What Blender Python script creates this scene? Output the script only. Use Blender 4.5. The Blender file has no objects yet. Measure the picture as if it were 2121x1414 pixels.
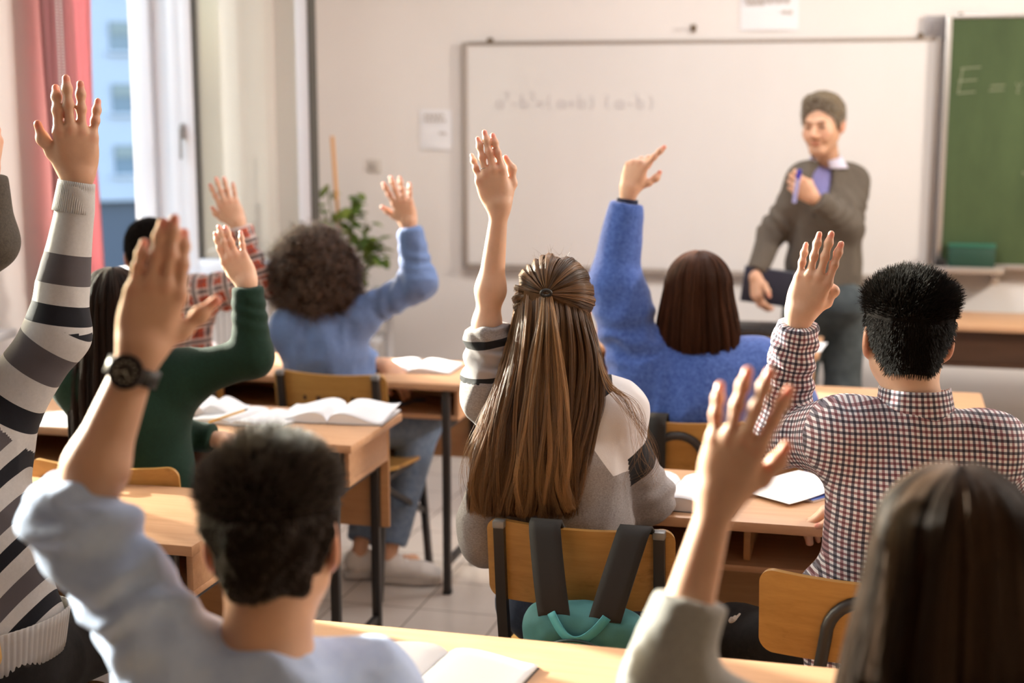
import bpy, math, random
import numpy as np
from mathutils import Vector, Matrix

rng = np.random.default_rng(7)
random.seed(7)
sc = bpy.context.scene
# ------------------------------------------------------------------ camera
CAM_H = 1.68
PSI, TH, FPX = math.radians(14.4), math.radians(9.26), 3000.0
FH = np.array([-math.sin(PSI), math.cos(PSI), 0.0])
FW = math.cos(TH) * FH + np.array([0, 0, -math.sin(TH)])
RT = np.array([math.cos(PSI), math.sin(PSI), 0.0])
UP = np.cross(RT, FW)
CP = np.array([0, 0, CAM_H])
cam = bpy.data.cameras.new('camera')
cam.sensor_width = 36.0
cam.lens = FPX / 2121.0 * 36.0
cam.clip_start = 0.05
cam.clip_end = 400
cam.dof.use_dof = True
cam.dof.focus_distance = 2.98
cam.dof.aperture_fstop = 2.3
cam_o = bpy.data.objects.new('camera', cam)
sc.collection.objects.link(cam_o)
cam_o.matrix_world = Matrix([[RT[0], UP[0], -FW[0], CP[0]], [RT[1], UP[1], -FW[1], CP[1]], [RT[2], UP[2], -FW[2], CP[2]], [0, 0, 0, 1]])
sc.camera = cam_o
# ------------------------------------------------------------------ colour
sc.view_settings.view_transform = 'Standard'
sc.view_settings.look = 'None'
sc.view_settings.gamma = 1
sc.view_settings.exposure = 0.22
sc.view_settings.use_curve_mapping = False
sc.cycles.max_bounces = 8
sc.cycles.diffuse_bounces = 4
sc.cycles.transparent_max_bounces = 8
sc.cycles.sample_clamp_indirect = 4.0
sc.cycles.caustics_reflective = False
sc.cycles.caustics_refractive = False
# ------------------------------------------------------------------ light
wd = bpy.data.worlds.new('world')
sc.world = wd
wd.use_nodes = True
nt = wd.node_tree
bg = nt.nodes['Background']
sky = nt.nodes.new('ShaderNodeTexSky')
sky.sky_type = 'NISHITA'
sky.sun_disc = False
sky.sun_elevation = math.radians(24)
sky.sun_rotation = math.radians(-60)
sky.air_density = 1.3
sky.dust_density = 3.0
nt.links.new(sky.outputs[0], bg.inputs[0])
bg.inputs[1].default_value = 1.15

def light(name, kind, energy, col, loc, direction, **kw):
    l = bpy.data.lights.new(name, kind)
    l.energy = energy
    l.color = col
    for k, v in kw.items():
        setattr(l, k, v)
    o = bpy.data.objects.new(name, l)
    sc.collection.objects.link(o)
    o.location = loc
    o.rotation_euler = Vector(direction).to_track_quat('-Z', 'Y').to_euler()
    return o
XL = -3.12      # inner face of the window wall
YB = 7.15       # inner face of the board wall
SUN_DIR = (0.89, -0.36, -0.25)
light('sun', 'SUN', 24.0, (1.0, 0.93, 0.84), (-8, 6, 6), SUN_DIR, angle=math.radians(0.7))
# daylight coming through the window openings
WINS = [(5.05, 6.10), (1.75, 4.44)]
for i, (a, b) in enumerate(WINS):
    po = light('window_daylight', 'AREA', 1.0, (1, 1, 1), (XL - 0.32, (a + b) / 2, 1.95), (1, 0, 0),
               shape='RECTANGLE', size=(b - a), size_y=2.0)
    po.data.cycles.is_portal = True
# warm lamp at the front right corner plus fill lights added under the ceiling
light('corner_lamp', 'AREA', 130.0, (1.0, 0.90, 0.80), (3.1, 5.2, 2.75), (-1, -0.02, -0.36), shape='DISK', size=0.45)
for y, e_ in ((3.2, 14.0), (5.3, 40.0)):
    light('added_ceiling_fill', 'AREA', e_, (0.97, 0.97, 1.0), (-0.6, y, 3.12), (0, 0, -1), shape='RECTANGLE', size=1.3, size_y=0.5)

def ray(u, v):
    return FW + (u - 1060.5) / FPX * RT + (707 - v) / FPX * UP
def V(u, v, D):            # a point of the room seen at (u, v), D metres in front of the camera
    r = ray(u, v)
    return CP + r * (D / float(r @ FH))
def Zp(u, v, z):
    r = ray(u, v)
    return CP + r * ((z - CAM_H) / r[2])
def Yp(u, v, y):
    r = ray(u, v)
    return CP + r * (y / r[1])

# ------------------------------------------------------------------ materials
MATS = {}
def mat(name, col=(0.8, 0.8, 0.8), rough=0.6, metal=0.0, build=None, **kw):
    if name in MATS:
        return MATS[name]
    m = bpy.data.materials.new(name)
    m.use_nodes = True
    n = m.node_tree
    b = n.nodes['Principled BSDF']
    b.inputs['Base Color'].default_value = (*col, 1)
    b.inputs['Roughness'].default_value = rough
    b.inputs['Metallic'].default_value = metal
    for k, v in kw.items():
        b.inputs[k.replace('_', ' ')].default_value = v
    if build:
        build(n, b)
    MATS[name] = m
    return m
def N(n, t, **kw):
    x = n.nodes.new('ShaderNode' + t)
    for k, v in kw.items():
        if k.startswith('i_'):
            x.inputs[k[2:].replace('_', ' ')].default_value = v
        else:
            setattr(x, k, v)
    return x
def ramp(n, fac, stops, interp='LINEAR'):
    r = n.nodes.new('ShaderNodeValToRGB')
    r.color_ramp.interpolation = interp
    e = r.color_ramp.elements
    while len(e) < len(stops):
        e.new(0.5)
    for i, (p, c) in enumerate(stops):
        e[i].position = p
        e[i].color = (*c, 1) if len(c) == 3 else c
    n.links.new(fac, r.inputs[0])
    return r.outputs[0]
def bump(n, b, h, strength=0.3, dist=0.002):
    bp = n.nodes.new('ShaderNodeBump')
    bp.inputs['Strength'].default_value = strength
    bp.inputs['Distance'].default_value = dist
    n.links.new(h, bp.inputs['Height'])
    n.links.new(bp.outputs[0], b.inputs['Normal'])
def noise(n, scale, detail=3, vec=None, rough=0.5):
    t = N(n, 'TexNoise')
    t.inputs['Scale'].default_value = scale
    t.inputs['Detail'].default_value = detail
    t.inputs['Roughness'].default_value = rough
    if vec is not None:
        n.links.new(vec, t.inputs['Vector'])
    return t.outputs['Fac']
def objco(n, scale=(1, 1, 1)):
    tc = N(n, 'TexCoord')
    mp = N(n, 'Mapping')
    mp.inputs['Scale'].default_value = scale
    n.links.new(tc.outputs['Object'], mp.inputs['Vector'])
    return mp.outputs[0]
def math_(n, op, a, b=None, c=None):
    m = N(n, 'Math', operation=op)
    for i, x in enumerate((a, b, c)):
        if x is None:
            continue
        if isinstance(x, (int, float)):
            m.inputs[i].default_value = x
        else:
            n.links.new(x, m.inputs[i])
    return m.outputs[0]
def mixc(n, fac, a, b, blend='MIX'):
    m = N(n, 'Mix', data_type='RGBA', blend_type=blend)
    for sock, x in ((m.inputs['Factor'], fac), (m.inputs['A'], a), (m.inputs['B'], b)):
        if isinstance(x, (int, float)):
            sock.default_value = x
        elif isinstance(x, tuple):
            sock.default_value = (*x, 1)
        else:
            n.links.new(x, sock)
    return m.outputs['Result']
def attr(n, name):
    a = N(n, 'Attribute')
    a.attribute_name = name
    s = N(n, 'SeparateXYZ')
    n.links.new(a.outputs['Vector'], s.inputs[0])
    return a, s.outputs

def wood_mat(name, c1, c2, axis='x', rough=0.42, scale=1.0, marks=False):
    def f(n, b):
        sx = (2.2, 26, 26) if axis == 'x' else (26, 2.2, 26) if axis == 'y' else (26, 26, 2.2)
        v = objco(n, tuple(s * scale for s in sx))
        w = noise(n, 2.2, 5, v, 0.62)
        v2 = objco(n, tuple(s * scale * 4 for s in sx))
        w2 = noise(n, 3.0, 3, v2, 0.6)
        k = math_(n, 'ADD', math_(n, 'MULTIPLY', w, 0.75), math_(n, 'MULTIPLY', w2, 0.25))
        col = ramp(n, k, [(0.32, c1), (0.68, c2)])
        if marks:
            s = noise(n, 9, 4, objco(n, (1, 1, 2)), 0.7)
            col = mixc(n, ramp(n, s, [(0.60, (0, 0, 0)), (0.72, (0.55,) * 3)]), col, (c1[0] * 0.55, c1[1] * 0.5, c1[2] * 0.45))
        n.links.new(col, b.inputs['Base Color'])
        bump(n, b, w2, 0.12, 0.001)
    return mat(name, c1, rough, build=f)
M_desk = wood_mat('beech_laminate', (0.52, 0.29, 0.155), (0.62, 0.365, 0.21))
M_deskside = wood_mat('beech_laminate_dark', (0.44, 0.22, 0.09), (0.54, 0.29, 0.13))
M_ply = wood_mat('varnished_plywood', (0.37, 0.19, 0.05), (0.50, 0.28, 0.082), rough=0.3, scale=0.8, marks=True)
M_steel = mat('dark_painted_steel', (0.035, 0.032, 0.032), 0.42, 0.3)
M_cap = mat('grey_plastic_cap', (0.22, 0.22, 0.22), 0.35)
M_brown = wood_mat('brown_panel', (0.055, 0.024, 0.011), (0.075, 0.034, 0.017))
def wallf(c):
    def f(n, b):
        k = noise(n, 1.4, 4, objco(n), 0.6)
        n.links.new(ramp(n, k, [(0.3, tuple(x * 0.965 for x in c)), (0.7, c)]), b.inputs['Base Color'])
        bump(n, b, noise(n, 120, 3, objco(n)), 0.08, 0.001)
    return f
M_wall = mat('painted_wall', (0.80, 0.765, 0.735), 0.75, build=wallf((0.80, 0.765, 0.735)))
M_ceil = mat('painted_ceiling', (0.85, 0.83, 0.80), 0.8)
M_white = mat('white_window_frame', (0.64, 0.645, 0.66), 0.35)
M_seal = mat('dark_rubber_seal', (0.06, 0.055, 0.045), 0.6)
def glassf(n, b):
    out = n.nodes['Material Output']
    tr = N(n, 'BsdfTransparent')
    tr.inputs[0].default_value = (0.93, 0.96, 0.94, 1)
    gl = N(n, 'BsdfGlossy')
    gl.inputs['Roughness'].default_value = 0.02
    fr = N(n, 'Fresnel')
    fr.inputs[0].default_value = 1.5
    mx = N(n, 'MixShader')
    n.links.new(math_(n, 'MULTIPLY', fr.outputs[0], 1.0), mx.inputs[0])
    n.links.new(tr.outputs[0], mx.inputs[1])
    n.links.new(gl.outputs[0], mx.inputs[2])
    n.links.new(mx.outputs[0], out.inputs[0])
M_glass = mat('window_glass', (1, 1, 1), build=glassf)
def floorf(n, b):
    tc = N(n, 'TexCoord')
    s = N(n, 'SeparateXYZ')
    n.links.new(tc.outputs['Object'], s.inputs[0])
    def line(o, off):
        f_ = math_(n, 'FRACT', math_(n, 'DIVIDE', math_(n, 'ADD', o, off), 0.29))
        return math_(n, 'LESS_THAN', math_(n, 'ABSOLUTE', math_(n, 'SUBTRACT', f_, 0.5)), 0.009)
    g = math_(n, 'MAXIMUM', line(s.outputs[0], 1.473 + 0.145 + 2.9), line(s.outputs[1], 0.03 + 2.9))
    k = noise(n, 3.5, 5, objco(n), 0.65)
    c = ramp(n, k, [(0.3, (0.42, 0.37, 0.325)), (0.7, (0.50, 0.45, 0.40))])
    n.links.new(mixc(n, g, c, (0.17, 0.135, 0.11)), b.inputs['Base Color'])
    n.links.new(math_(n, 'ADD', math_(n, 'MULTIPLY', g, 0.5), 0.32), b.inputs['Roughness'])
    bump(n, b, math_(n, 'SUBTRACT', 1.0, g), 0.4, 0.002)
M_floor = mat('floor_tile', (0.5, 0.45, 0.4), 0.3, build=floorf)
def boardf(n, b):
    k = noise(n, 2.2, 3, objco(n, (0.9, 1, 0.35)), 0.5)
    n.links.new(ramp(n, k, [(0.3, (0.74, 0.715, 0.69)), (0.7, (0.78, 0.76, 0.74))]), b.inputs['Base Color'])
M_board = mat('whiteboard_enamel', (0.76, 0.73, 0.70), 0.22, build=boardf)
def chalkf(n, b):
    k = noise(n, 2.0, 5, objco(n, (2.5, 1, 0.7)), 0.7)
    n.links.new(ramp(n, k, [(0.3, (0.034, 0.060, 0.017)), (0.7, (0.060, 0.098, 0.032))]), b.inputs['Base Color'])
M_chalk = mat('green_chalkboard', (0.06, 0.1, 0.03), 0.7, build=chalkf)
M_alu = mat('aluminium', (0.55, 0.52, 0.48), 0.35, 0.7)
M_paper = mat('paper', (0.83, 0.83, 0.85), 0.7)
def gridf(n, b):
    v = objco(n)
    s = N(n, 'SeparateXYZ')
    n.links.new(v, s.inputs[0])
    def ln(o):
        return math_(n, 'LESS_THAN', math_(n, 'FRACT', math_(n, 'DIVIDE', math_(n, 'ADD', o, 5), 0.0055)), 0.12)
    g = math_(n, 'MAXIMUM', ln(s.outputs[0]), ln(s.outputs[1]))
    n.links.new(mixc(n, g, (0.84, 0.84, 0.86), (0.70, 0.74, 0.82)), b.inputs['Base Color'])
M_grid = mat('squared_paper', (0.84, 0.84, 0.86), 0.7, build=gridf)
M_black = mat('black_plastic', (0.012, 0.011, 0.011), 0.5)

# ------------------------------------------------------------------ object helpers
COL = sc.collection
def link(name, me, material=None, parent=None, loc=None):
    o = bpy.data.objects.new(name, me)
    COL.objects.link(o)
    if material is not None and me is not None:
        for m in (material if isinstance(material, (list, tuple)) else [material]):
            me.materials.append(m)
    if parent is not None:
        o.parent = parent
    if loc is not None:
        o.location = loc
    return o
def tag(o, label=None, cat=None, group=None, kind=None):
    if label: o['label'] = label
    if cat: o['category'] = cat
    if group: o['group'] = group
    if kind: o['kind'] = kind
    return o
def thing(name, label, cat, loc=(0, 0, 0), rotz=0.0, group=None):
    o = bpy.data.objects.new(name, None)
    COL.objects.link(o)
    o.location = loc
    o.rotation_euler = (0, 0, rotz)
    o.empty_display_size = 0.1
    return tag(o, label, cat, group)
def copy_tree(o, parent=None):
    c = o.copy()
    COL.objects.link(c)
    c.parent = parent
    for ch in list(o.children):
        copy_tree(ch, c)
    return c

class MB:
    """collects shapes for one mesh"""
    def __init__(s):
        s.v, s.f, s.mi = [], [], []
    def add(s, vs, fs, mi=0, M=None):
        b = len(s.v)
        for p in vs:
            p = Vector(p)
            s.v.append(tuple(M @ p) if M is not None else tuple(p))
        for f in fs:
            s.f.append([b + i for i in f])
            s.mi.append(mi)
        return s
    def box(s, x0, x1, y0, y1, z0, z1, bev=0.0, mi=0, M=None):
        if bev <= 0:
            vs = [(x, y, z) for x in (x0, x1) for y in (y0, y1) for z in (z0, z1)]
            fs = [(0, 1, 3, 2), (4, 6, 7, 5), (0, 4, 5, 1), (2, 3, 7, 6), (0, 2, 6, 4), (1, 5, 7, 3)]
            return s.add(vs, fs, mi, M)
        import bmesh
        bm = bmesh.new()
        bmesh.ops.create_cube(bm, size=1)
        for q in bm.verts:
            q.co = Vector(((x0 + x1) / 2 + q.co.x * (x1 - x0), (y0 + y1) / 2 + q.co.y * (y1 - y0), (z0 + z1) / 2 + q.co.z * (z1 - z0)))
        bmesh.ops.bevel(bm, geom=bm.edges[:], offset=bev, segments=2, affect='EDGES', profile=0.5)
        bm.verts.index_update()
        s.add([q.co for q in bm.verts], [[l.index for l in f.verts] for f in bm.faces], mi, M)
        bm.free()
        return s
    def tube(s, pts, r, n=10, mi=0, M=None, sq=False, cap=True):
        pts = [Vector(p) for p in pts]
        rs = r if isinstance(r, (list, tuple)) else [r] * len(pts)
        up = None
        rings = []
        for i, p in enumerate(pts):
            if i == 0: t = pts[1] - p
            elif i == len(pts) - 1: t = p - pts[i - 1]
            else: t = (pts[i + 1] - p).normalized() + (p - pts[i - 1]).normalized()
            t.normalize()
            if up is None:
                up = Vector((0, 0, 1)) if abs(t.z) < 0.9 else Vector((0, 1, 0))
            a = t.cross(up)
            if a.length < 1e-5:
                a = t.cross(Vector((1, 0, 0)))
            a.normalize()
            b = a.cross(t).normalized()
            up = b
            k = 4 if sq else n
            ring = []
            for j in range(k):
                an = 2 * math.pi * (j + (0.5 if sq else 0)) / k
                rr = rs[i] * (1.414 if sq else 1)
                ring.append(p + a * math.cos(an) * rr + b * math.sin(an) * rr)
            rings.append(ring)
        k = len(rings[0])
        vs = [q for r_ in rings for q in r_]
        fs = []
        for i in range(len(rings) - 1):
            for j in range(k):
                fs.append((i * k + j, i * k + (j + 1) % k, (i + 1) * k + (j + 1) % k, (i + 1) * k + j))
        if cap:
            fs.append(tuple(range(k))[::-1])
            fs.append(tuple((len(rings) - 1) * k + j for j in range(k)))
        return s.add(vs, fs, mi, M)
    def lathe(s, prof, n=24, c=(0, 0, 0), mi=0, M=None):
        vs = [(c[0] + r * math.cos(2 * math.pi * j / n), c[1] + r * math.sin(2 * math.pi * j / n), c[2] + z) for r, z in prof for j in range(n)]
        fs = [(i * n + j, i * n + (j + 1) % n, (i + 1) * n + (j + 1) % n, (i + 1) * n + j) for i in range(len(prof) - 1) for j in range(n)]
        fs.append(tuple(range(n))[::-1])
        fs.append(tuple((len(prof) - 1) * n + j for j in range(n)))
        return s.add(vs, fs, mi, M)
    def sheet(s, grid, thick, mi=0, M=None):
        """closed slab from a grid [i][j] of points, thickened along the local normal"""
        g = np.array(grid, float)
        du = np.gradient(g, axis=0)
        dv = np.gradient(g, axis=1)
        nr = np.cross(du, dv)
        nr /= (np.linalg.norm(nr, axis=2, keepdims=True) + 1e-12)
        t = thick if np.ndim(thick) == 0 else np.array(thick)[..., None]
        a, b = g + nr * t / 2, g - nr * t / 2
        I, J = g.shape[:2]
        vs = [tuple(p) for p in a.reshape(-1, 3)] + [tuple(p) for p in b.reshape(-1, 3)]
        o = I * J
        fs = []
        for i in range(I - 1):
            for j in range(J - 1):
                q = (i * J + j, (i + 1) * J + j, (i + 1) * J + j + 1, i * J + j + 1)
                fs.append(q)
                fs.append(tuple(o + x for x in q[::-1]))
        for i in range(I - 1):
            for j in (0, J - 1):
                q = (i * J + j, (i + 1) * J + j, o + (i + 1) * J + j, o + i * J + j)
                fs.append(q if j else q[::-1])
        for j in range(J - 1):
            for i in (0, I - 1):
                q = (i * J + j, i * J + j + 1, o + i * J + j + 1, o + i * J + j)
                fs.append(q[::-1] if i else q)
        return s.add(vs, fs, mi, M)
    def build(s, name, material, parent=None, smooth=True, loc=None, angle=35):
        me = bpy.data.meshes.new(name)
        me.from_pydata(s.v, [], s.f)
        me.validate()
        me.update()
        o = link(name, me, material, parent, loc)
        if len(me.polygons) == len(s.mi):
            me.polygons.foreach_set('material_index', s.mi)
        if smooth:
            me.polygons.foreach_set('use_smooth', [True] * len(me.polygons))
            try:
                me.set_sharp_from_angle(angle=math.radians(angle))
            except Exception:
                pass
        return o
def box(name, m, x0, x1, y0, y1, z0, z1, parent=None, bev=0.0):
    c = ((x0 + x1) / 2, (y0 + y1) / 2, (z0 + z1) / 2)
    return MB().box(x0 - c[0], x1 - c[0], y0 - c[1], y1 - c[1], z0 - c[2], z1 - c[2], bev).build(name, m, parent, smooth=bev > 0, loc=c)
# ------------------------------------------------------------------ smooth solid shapes -> one continuous mesh
def unit(v):
    v = np.asarray(v, float)
    return v / (np.linalg.norm(v) + 1e-12)
def A(*x):
    return np.array(x, float)
FAR = 0.066
class RC:      # tapered rounded limb segment from a to b, optional flat cut at its end
    def __init__(s, a, b, ra, rb, cut=None, flat=None):
        s.a, s.b, s.ra, s.rb = np.asarray(a, float), np.asarray(b, float), ra, rb
        s.c = (s.a + s.b) / 2
        s.R = np.linalg.norm(s.b - s.a) / 2 + max(ra, rb) * (1.0 if flat is None else 1.5)
        s.cut = cut          # (point, outward normal)
        s.flat = flat        # (axis, factor): section wider along this axis
    def param(s, p):
        ba = s.b - s.a
        return np.clip(((p - s.a) @ ba) / (ba @ ba + 1e-12), 0, 1)
    def d(s, p):
        t = s.param(p)
        q = p - (s.a + t[..., None] * (s.b - s.a))
        if s.flat is not None:
            ax, k = s.flat
            w = q @ ax
            q = q + (w * (1 / k - 1))[..., None] * ax
        r = np.linalg.norm(q, axis=-1) - (s.ra + t * (s.rb - s.ra))
        if s.cut is not None:
            r = np.maximum(r, (p - s.cut[0]) @ s.cut[1])
        return r
class EL:      # ellipsoid, columns of Rm are its axes
    def __init__(s, c, r, Rm=None, cut=None):
        s.c, s.r = np.asarray(c, float), np.asarray(r, float)
        s.Rm = np.eye(3) if Rm is None else Rm
        s.R = max(r)
        s.cut = cut
    def d(s, p):
        q = (p - s.c) @ s.Rm
        k0 = np.linalg.norm(q / s.r, axis=-1)
        k1 = np.linalg.norm(q / (s.r ** 2), axis=-1) + 1e-9
        r = k0 * (k0 - 1) / k1
        if s.cut is not None:
            for c, n_ in s.cut:
                r = np.maximum(r, (p - c) @ n_)
        return r
class EC:      # torso segment with elliptical section: a->b, half widths (wa,da)->(wb,db) along side / depth axes
    def __init__(s, a, b, wa, da, wb, db, side, cut=None):
        s.a, s.b = np.asarray(a, float), np.asarray(b, float)
        s.wa, s.da, s.wb, s.db = wa, da, wb, db
        ax = unit(s.b - s.a)
        s.side = unit(side - ax * (side @ ax))
        s.dep = np.cross(ax, s.side)
        s.ax = ax
        s.c = (s.a + s.b) / 2
        s.R = np.linalg.norm(s.b - s.a) / 2 + max(wa, wb)
        s.cut = cut
    def d(s, p):
        ba = s.b - s.a
        L = np.linalg.norm(ba)
        h = (p - s.a) @ s.ax
        t = np.clip(h / L, 0, 1)
        ts = t * t * (3 - 2 * t)
        w = s.wa + ts * (s.wb - s.wa)
        dd = s.da + ts * (s.db - s.da)
        x = (p - s.a) @ s.side
        y = (p - s.a) @ s.dep
        z = h - t * L
        m = np.minimum(w, dd)
        k0 = np.sqrt((x / w) ** 2 + (y / dd) ** 2 + (z / m) ** 2)
        k1 = np.sqrt((x / w ** 2) ** 2 + (y / dd ** 2) ** 2 + (z / m ** 2) ** 2) + 1e-9
        r = k0 * (k0 - 1) / k1
        if s.cut is not None:
            for c, n_ in s.cut:
                r = np.maximum(r, (p - c) @ n_)
        return r
def smin(a, b, k):
    h = np.maximum(k - np.abs(a - b), 0) / k
    return np.minimum(a, b) - h * h * k * 0.25
class U:       # smooth union
    def __init__(s, k, *ch):
        s.k, s.ch = k, list(ch)
    def ev(s, pts, cen, rb):
        r = None
        for c in s.ch:
            x = ev(c, pts, cen, rb)
            r = x if r is None else smin(r, x, s.k)
        return r
class Fing:    # palm joined with each finger on its own, so fingers do not web together
    def __init__(s, k, palm, fingers):
        s.k, s.palm, s.f = k, palm, fingers
    def ev(s, pts, cen, rb):
        pm = ev(s.palm, pts, cen, rb)
        r = pm
        for f in s.f:
            r = np.minimum(r, smin(pm, ev(f, pts, cen, rb), s.k))
        return r
class Sub:     # smooth carve
    def __init__(s, k, a, *b):
        s.k, s.a, s.b = k, a, b
    def ev(s, pts, cen, rb):
        r = ev(s.a, pts, cen, rb)
        for b in s.b:
            r = -smin(-r, ev(b, pts, cen, rb), s.k)
        return r
class Cut:     # keep the side of a plane behind its normal
    def __init__(s, a, c, n_, k=0.0):
        s.a, s.c, s.n, s.k = a, np.asarray(c, float), unit(n_), k
    def ev(s, pts, cen, rb):
        r = ev(s.a, pts, cen, rb)
        q = (pts - s.c) @ s.n
        return np.maximum(r, q) if s.k <= 0 else -smin(-r, -q, s.k)
class Fn:
    def __init__(s, f):
        s.f = f
    def ev(s, pts, cen, rb):
        return s.f(pts)
def ev(node, pts, cen, rb):
    if hasattr(node, 'ev'):
        return node.ev(pts, cen, rb)
    out = np.full(pts.shape[:-1], 1.0, np.float64)
    sel = np.linalg.norm(cen - node.c, axis=1) < node.R + rb + FAR
    if sel.any():
        out[sel] = node.d(pts[sel])
    return out
def prims(node):
    if hasattr(node, 'ev'):
        if isinstance(node, U):
            for c in node.ch: yield from prims(c)
        elif isinstance(node, Fing):
            yield from prims(node.palm)
            for f in node.f: yield from prims(f)
        elif isinstance(node, (Sub, Cut)):
            yield from prims(node.a)
    else:
        yield node
def mesh_sdf(node, vox):
    n = 8
    B = n * vox
    ps = list(prims(node))
    lo = np.min([p.c - p.R for p in ps], axis=0) - B
    hi = np.max([p.c + p.R for p in ps], axis=0) + B
    nb = np.ceil((hi - lo) / B).astype(int)
    gi = np.stack(np.meshgrid(*[np.arange(k) for k in nb], indexing='ij'), -1).reshape(-1, 3)
    cen = lo + (gi + 0.5) * B
    val = ev(node, cen[:, None, :], cen, 0.0)[:, 0]
    act = np.abs(val) < B * 0.87 * 1.45 + 0.004
    gi, cen = gi[act], cen[act]
    NX = nb * n + 2
    loc = np.stack(np.meshgrid(*[np.arange(n + 1)] * 3, indexing='ij'), -1)
    ids, verts, quads = [], [], []
    for c0 in range(0, len(gi), 700):
        g, c = gi[c0:c0 + 700], cen[c0:c0 + 700]
        base = g * n
        pts = lo + (base[:, None, None, None, :] + loc[None]) * vox
        m = len(g)
        F = ev(node, pts.reshape(m, -1, 3), c, B * 0.87).reshape(m, n + 1, n + 1, n + 1)
        S = F < 0
        cnt = np.zeros((m, n, n, n), int)
        acc = np.zeros((m, n, n, n, 3))
        for ax in range(3):
            for o1 in (0, 1):
                for o2 in (0, 1):
                    sl0 = [slice(None)] * 4
                    sl1 = [slice(None)] * 4
                    oth = [a for a in range(3) if a != ax]
                    sl0[1 + ax], sl1[1 + ax] = slice(0, n), slice(1, n + 1)
                    for a, o in zip(oth, (o1, o2)):
                        sl0[1 + a] = sl1[1 + a] = slice(o, o + n)
                    f0, f1 = F[tuple(sl0)], F[tuple(sl1)]
                    cr = (f0 < 0) != (f1 < 0)
                    t = np.where(cr, f0 / np.where(cr, f0 - f1, 1), 0)
                    cnt += cr
                    acc[..., ax] += np.where(cr, t, 0)
                    for a, o in zip(oth, (o1, o2)):
                        acc[..., a] += np.where(cr, o, 0)
        w = np.argwhere(cnt > 0)
        if len(w):
            cell = base[w[:, 0]] + w[:, 1:]
            k = cnt[tuple(w.T)][:, None]
            ids.append(cell[:, 0] + NX[0] * (cell[:, 1] + NX[1] * cell[:, 2].astype(np.int64)))
            verts.append(lo + (cell + acc[tuple(w.T)] / k) * vox)
        for ax in range(3):
            a0 = [slice(None)] + [slice(0, n)] * 3
            a1 = list(a0)
            a1[1 + ax] = slice(1, n + 1)
            s0, s1 = S[tuple(a0)], S[tuple(a1)]
            w = np.argwhere(s0 != s1)
            if not len(w):
                continue
            cell = base[w[:, 0]] + w[:, 1:]
            u, v_ = [(1, 2), (2, 0), (0, 1)][ax]
            q = []
            for du, dv in ((0, 0), (1, 0), (1, 1), (0, 1)):
                cc = cell.copy()
                cc[:, u] -= du
                cc[:, v_] -= dv
                q.append(cc[:, 0] + NX[0] * (cc[:, 1] + NX[1] * cc[:, 2].astype(np.int64)))
            q = np.stack(q, 1)
            flip = ~s0[tuple(w.T)]
            q[flip] = q[flip][:, ::-1]
            quads.append(q)
    ids = np.concatenate(ids)
    verts = np.concatenate(verts)
    order = np.argsort(ids)
    ids, verts = ids[order], verts[order]
    quads = np.concatenate(quads)
    pos = np.clip(np.searchsorted(ids, quads), 0, len(ids) - 1)
    ok = (ids[pos] == quads).all(1)
    return verts, pos[ok]

def vnoise(p, seed=0):
    i = np.floor(p).astype(np.int64)
    f = p - i
    f = f * f * (3 - 2 * f)
    def h(a, b, c):
        n_ = (a * 73856093) ^ (b * 19349663) ^ (c * 83492791) ^ (seed * 2654435)
        n_ = (n_ ^ (n_ >> 13)) * 1274126177
        return ((n_ & 0xffff) / 32767.5) - 1.0
    r = 0
    for dx in (0, 1):
        for dy in (0, 1):
            for dz in (0, 1):
                w = (f[:, 0] if dx else 1 - f[:, 0]) * (f[:, 1] if dy else 1 - f[:, 1]) * (f[:, 2] if dz else 1 - f[:, 2])
                r = r + w * h(i[:, 0] + dx, i[:, 1] + dy, i[:, 2] + dz)
    return r
def vnormals(v, q):
    d1 = v[q[:, 2]] - v[q[:, 0]]
    d2 = v[q[:, 3]] - v[q[:, 1]]
    fn = np.cross(d1, d2)
    n_ = np.zeros_like(v)
    for k in range(4):
        np.add.at(n_, q[:, k], fn)
    return n_ / (np.linalg.norm(n_, axis=1, keepdims=True) + 1e-12)
def relax(v, q, it=2, lam=0.5):
    e = np.concatenate([q[:, [0, 1]], q[:, [1, 2]], q[:, [2, 3]], q[:, [3, 0]]])
    deg = np.bincount(e.ravel(), minlength=len(v))[:, None] + 1e-9
    for _ in range(it):
        a = np.stack([np.bincount(e[:, 0], v[e[:, 1], k], len(v)) + np.bincount(e[:, 1], v[e[:, 0], k], len(v)) for k in range(3)], 1)
        v = v + lam * (a / deg - v)
    return v
def to_mesh(name, v, q, material, parent=None, attrs=None, origin=None):
    me = bpy.data.meshes.new(name)
    o_ = np.zeros(3) if origin is None else np.asarray(origin, float)
    vv = np.ascontiguousarray(v - o_, dtype=np.float32)
    me.vertices.add(len(vv))
    me.vertices.foreach_set('co', vv.ravel())
    qq = np.ascontiguousarray(q, dtype=np.int32)
    me.loops.add(qq.size)
    me.loops.foreach_set('vertex_index', qq.ravel())
    me.polygons.add(len(qq))
    me.polygons.foreach_set('loop_start', np.arange(0, qq.size, 4, dtype=np.int32))
    me.polygons.foreach_set('use_smooth', np.ones(len(qq), bool))
    me.update(calc_edges=True)
    for k, a in (attrs or {}).items():
        at = me.attributes.new(k, 'FLOAT_VECTOR', 'POINT')
        at.data.foreach_set('vector', np.ascontiguousarray(a, dtype=np.float32).ravel())
    o = link(name, me, material, parent)
    return o
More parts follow.
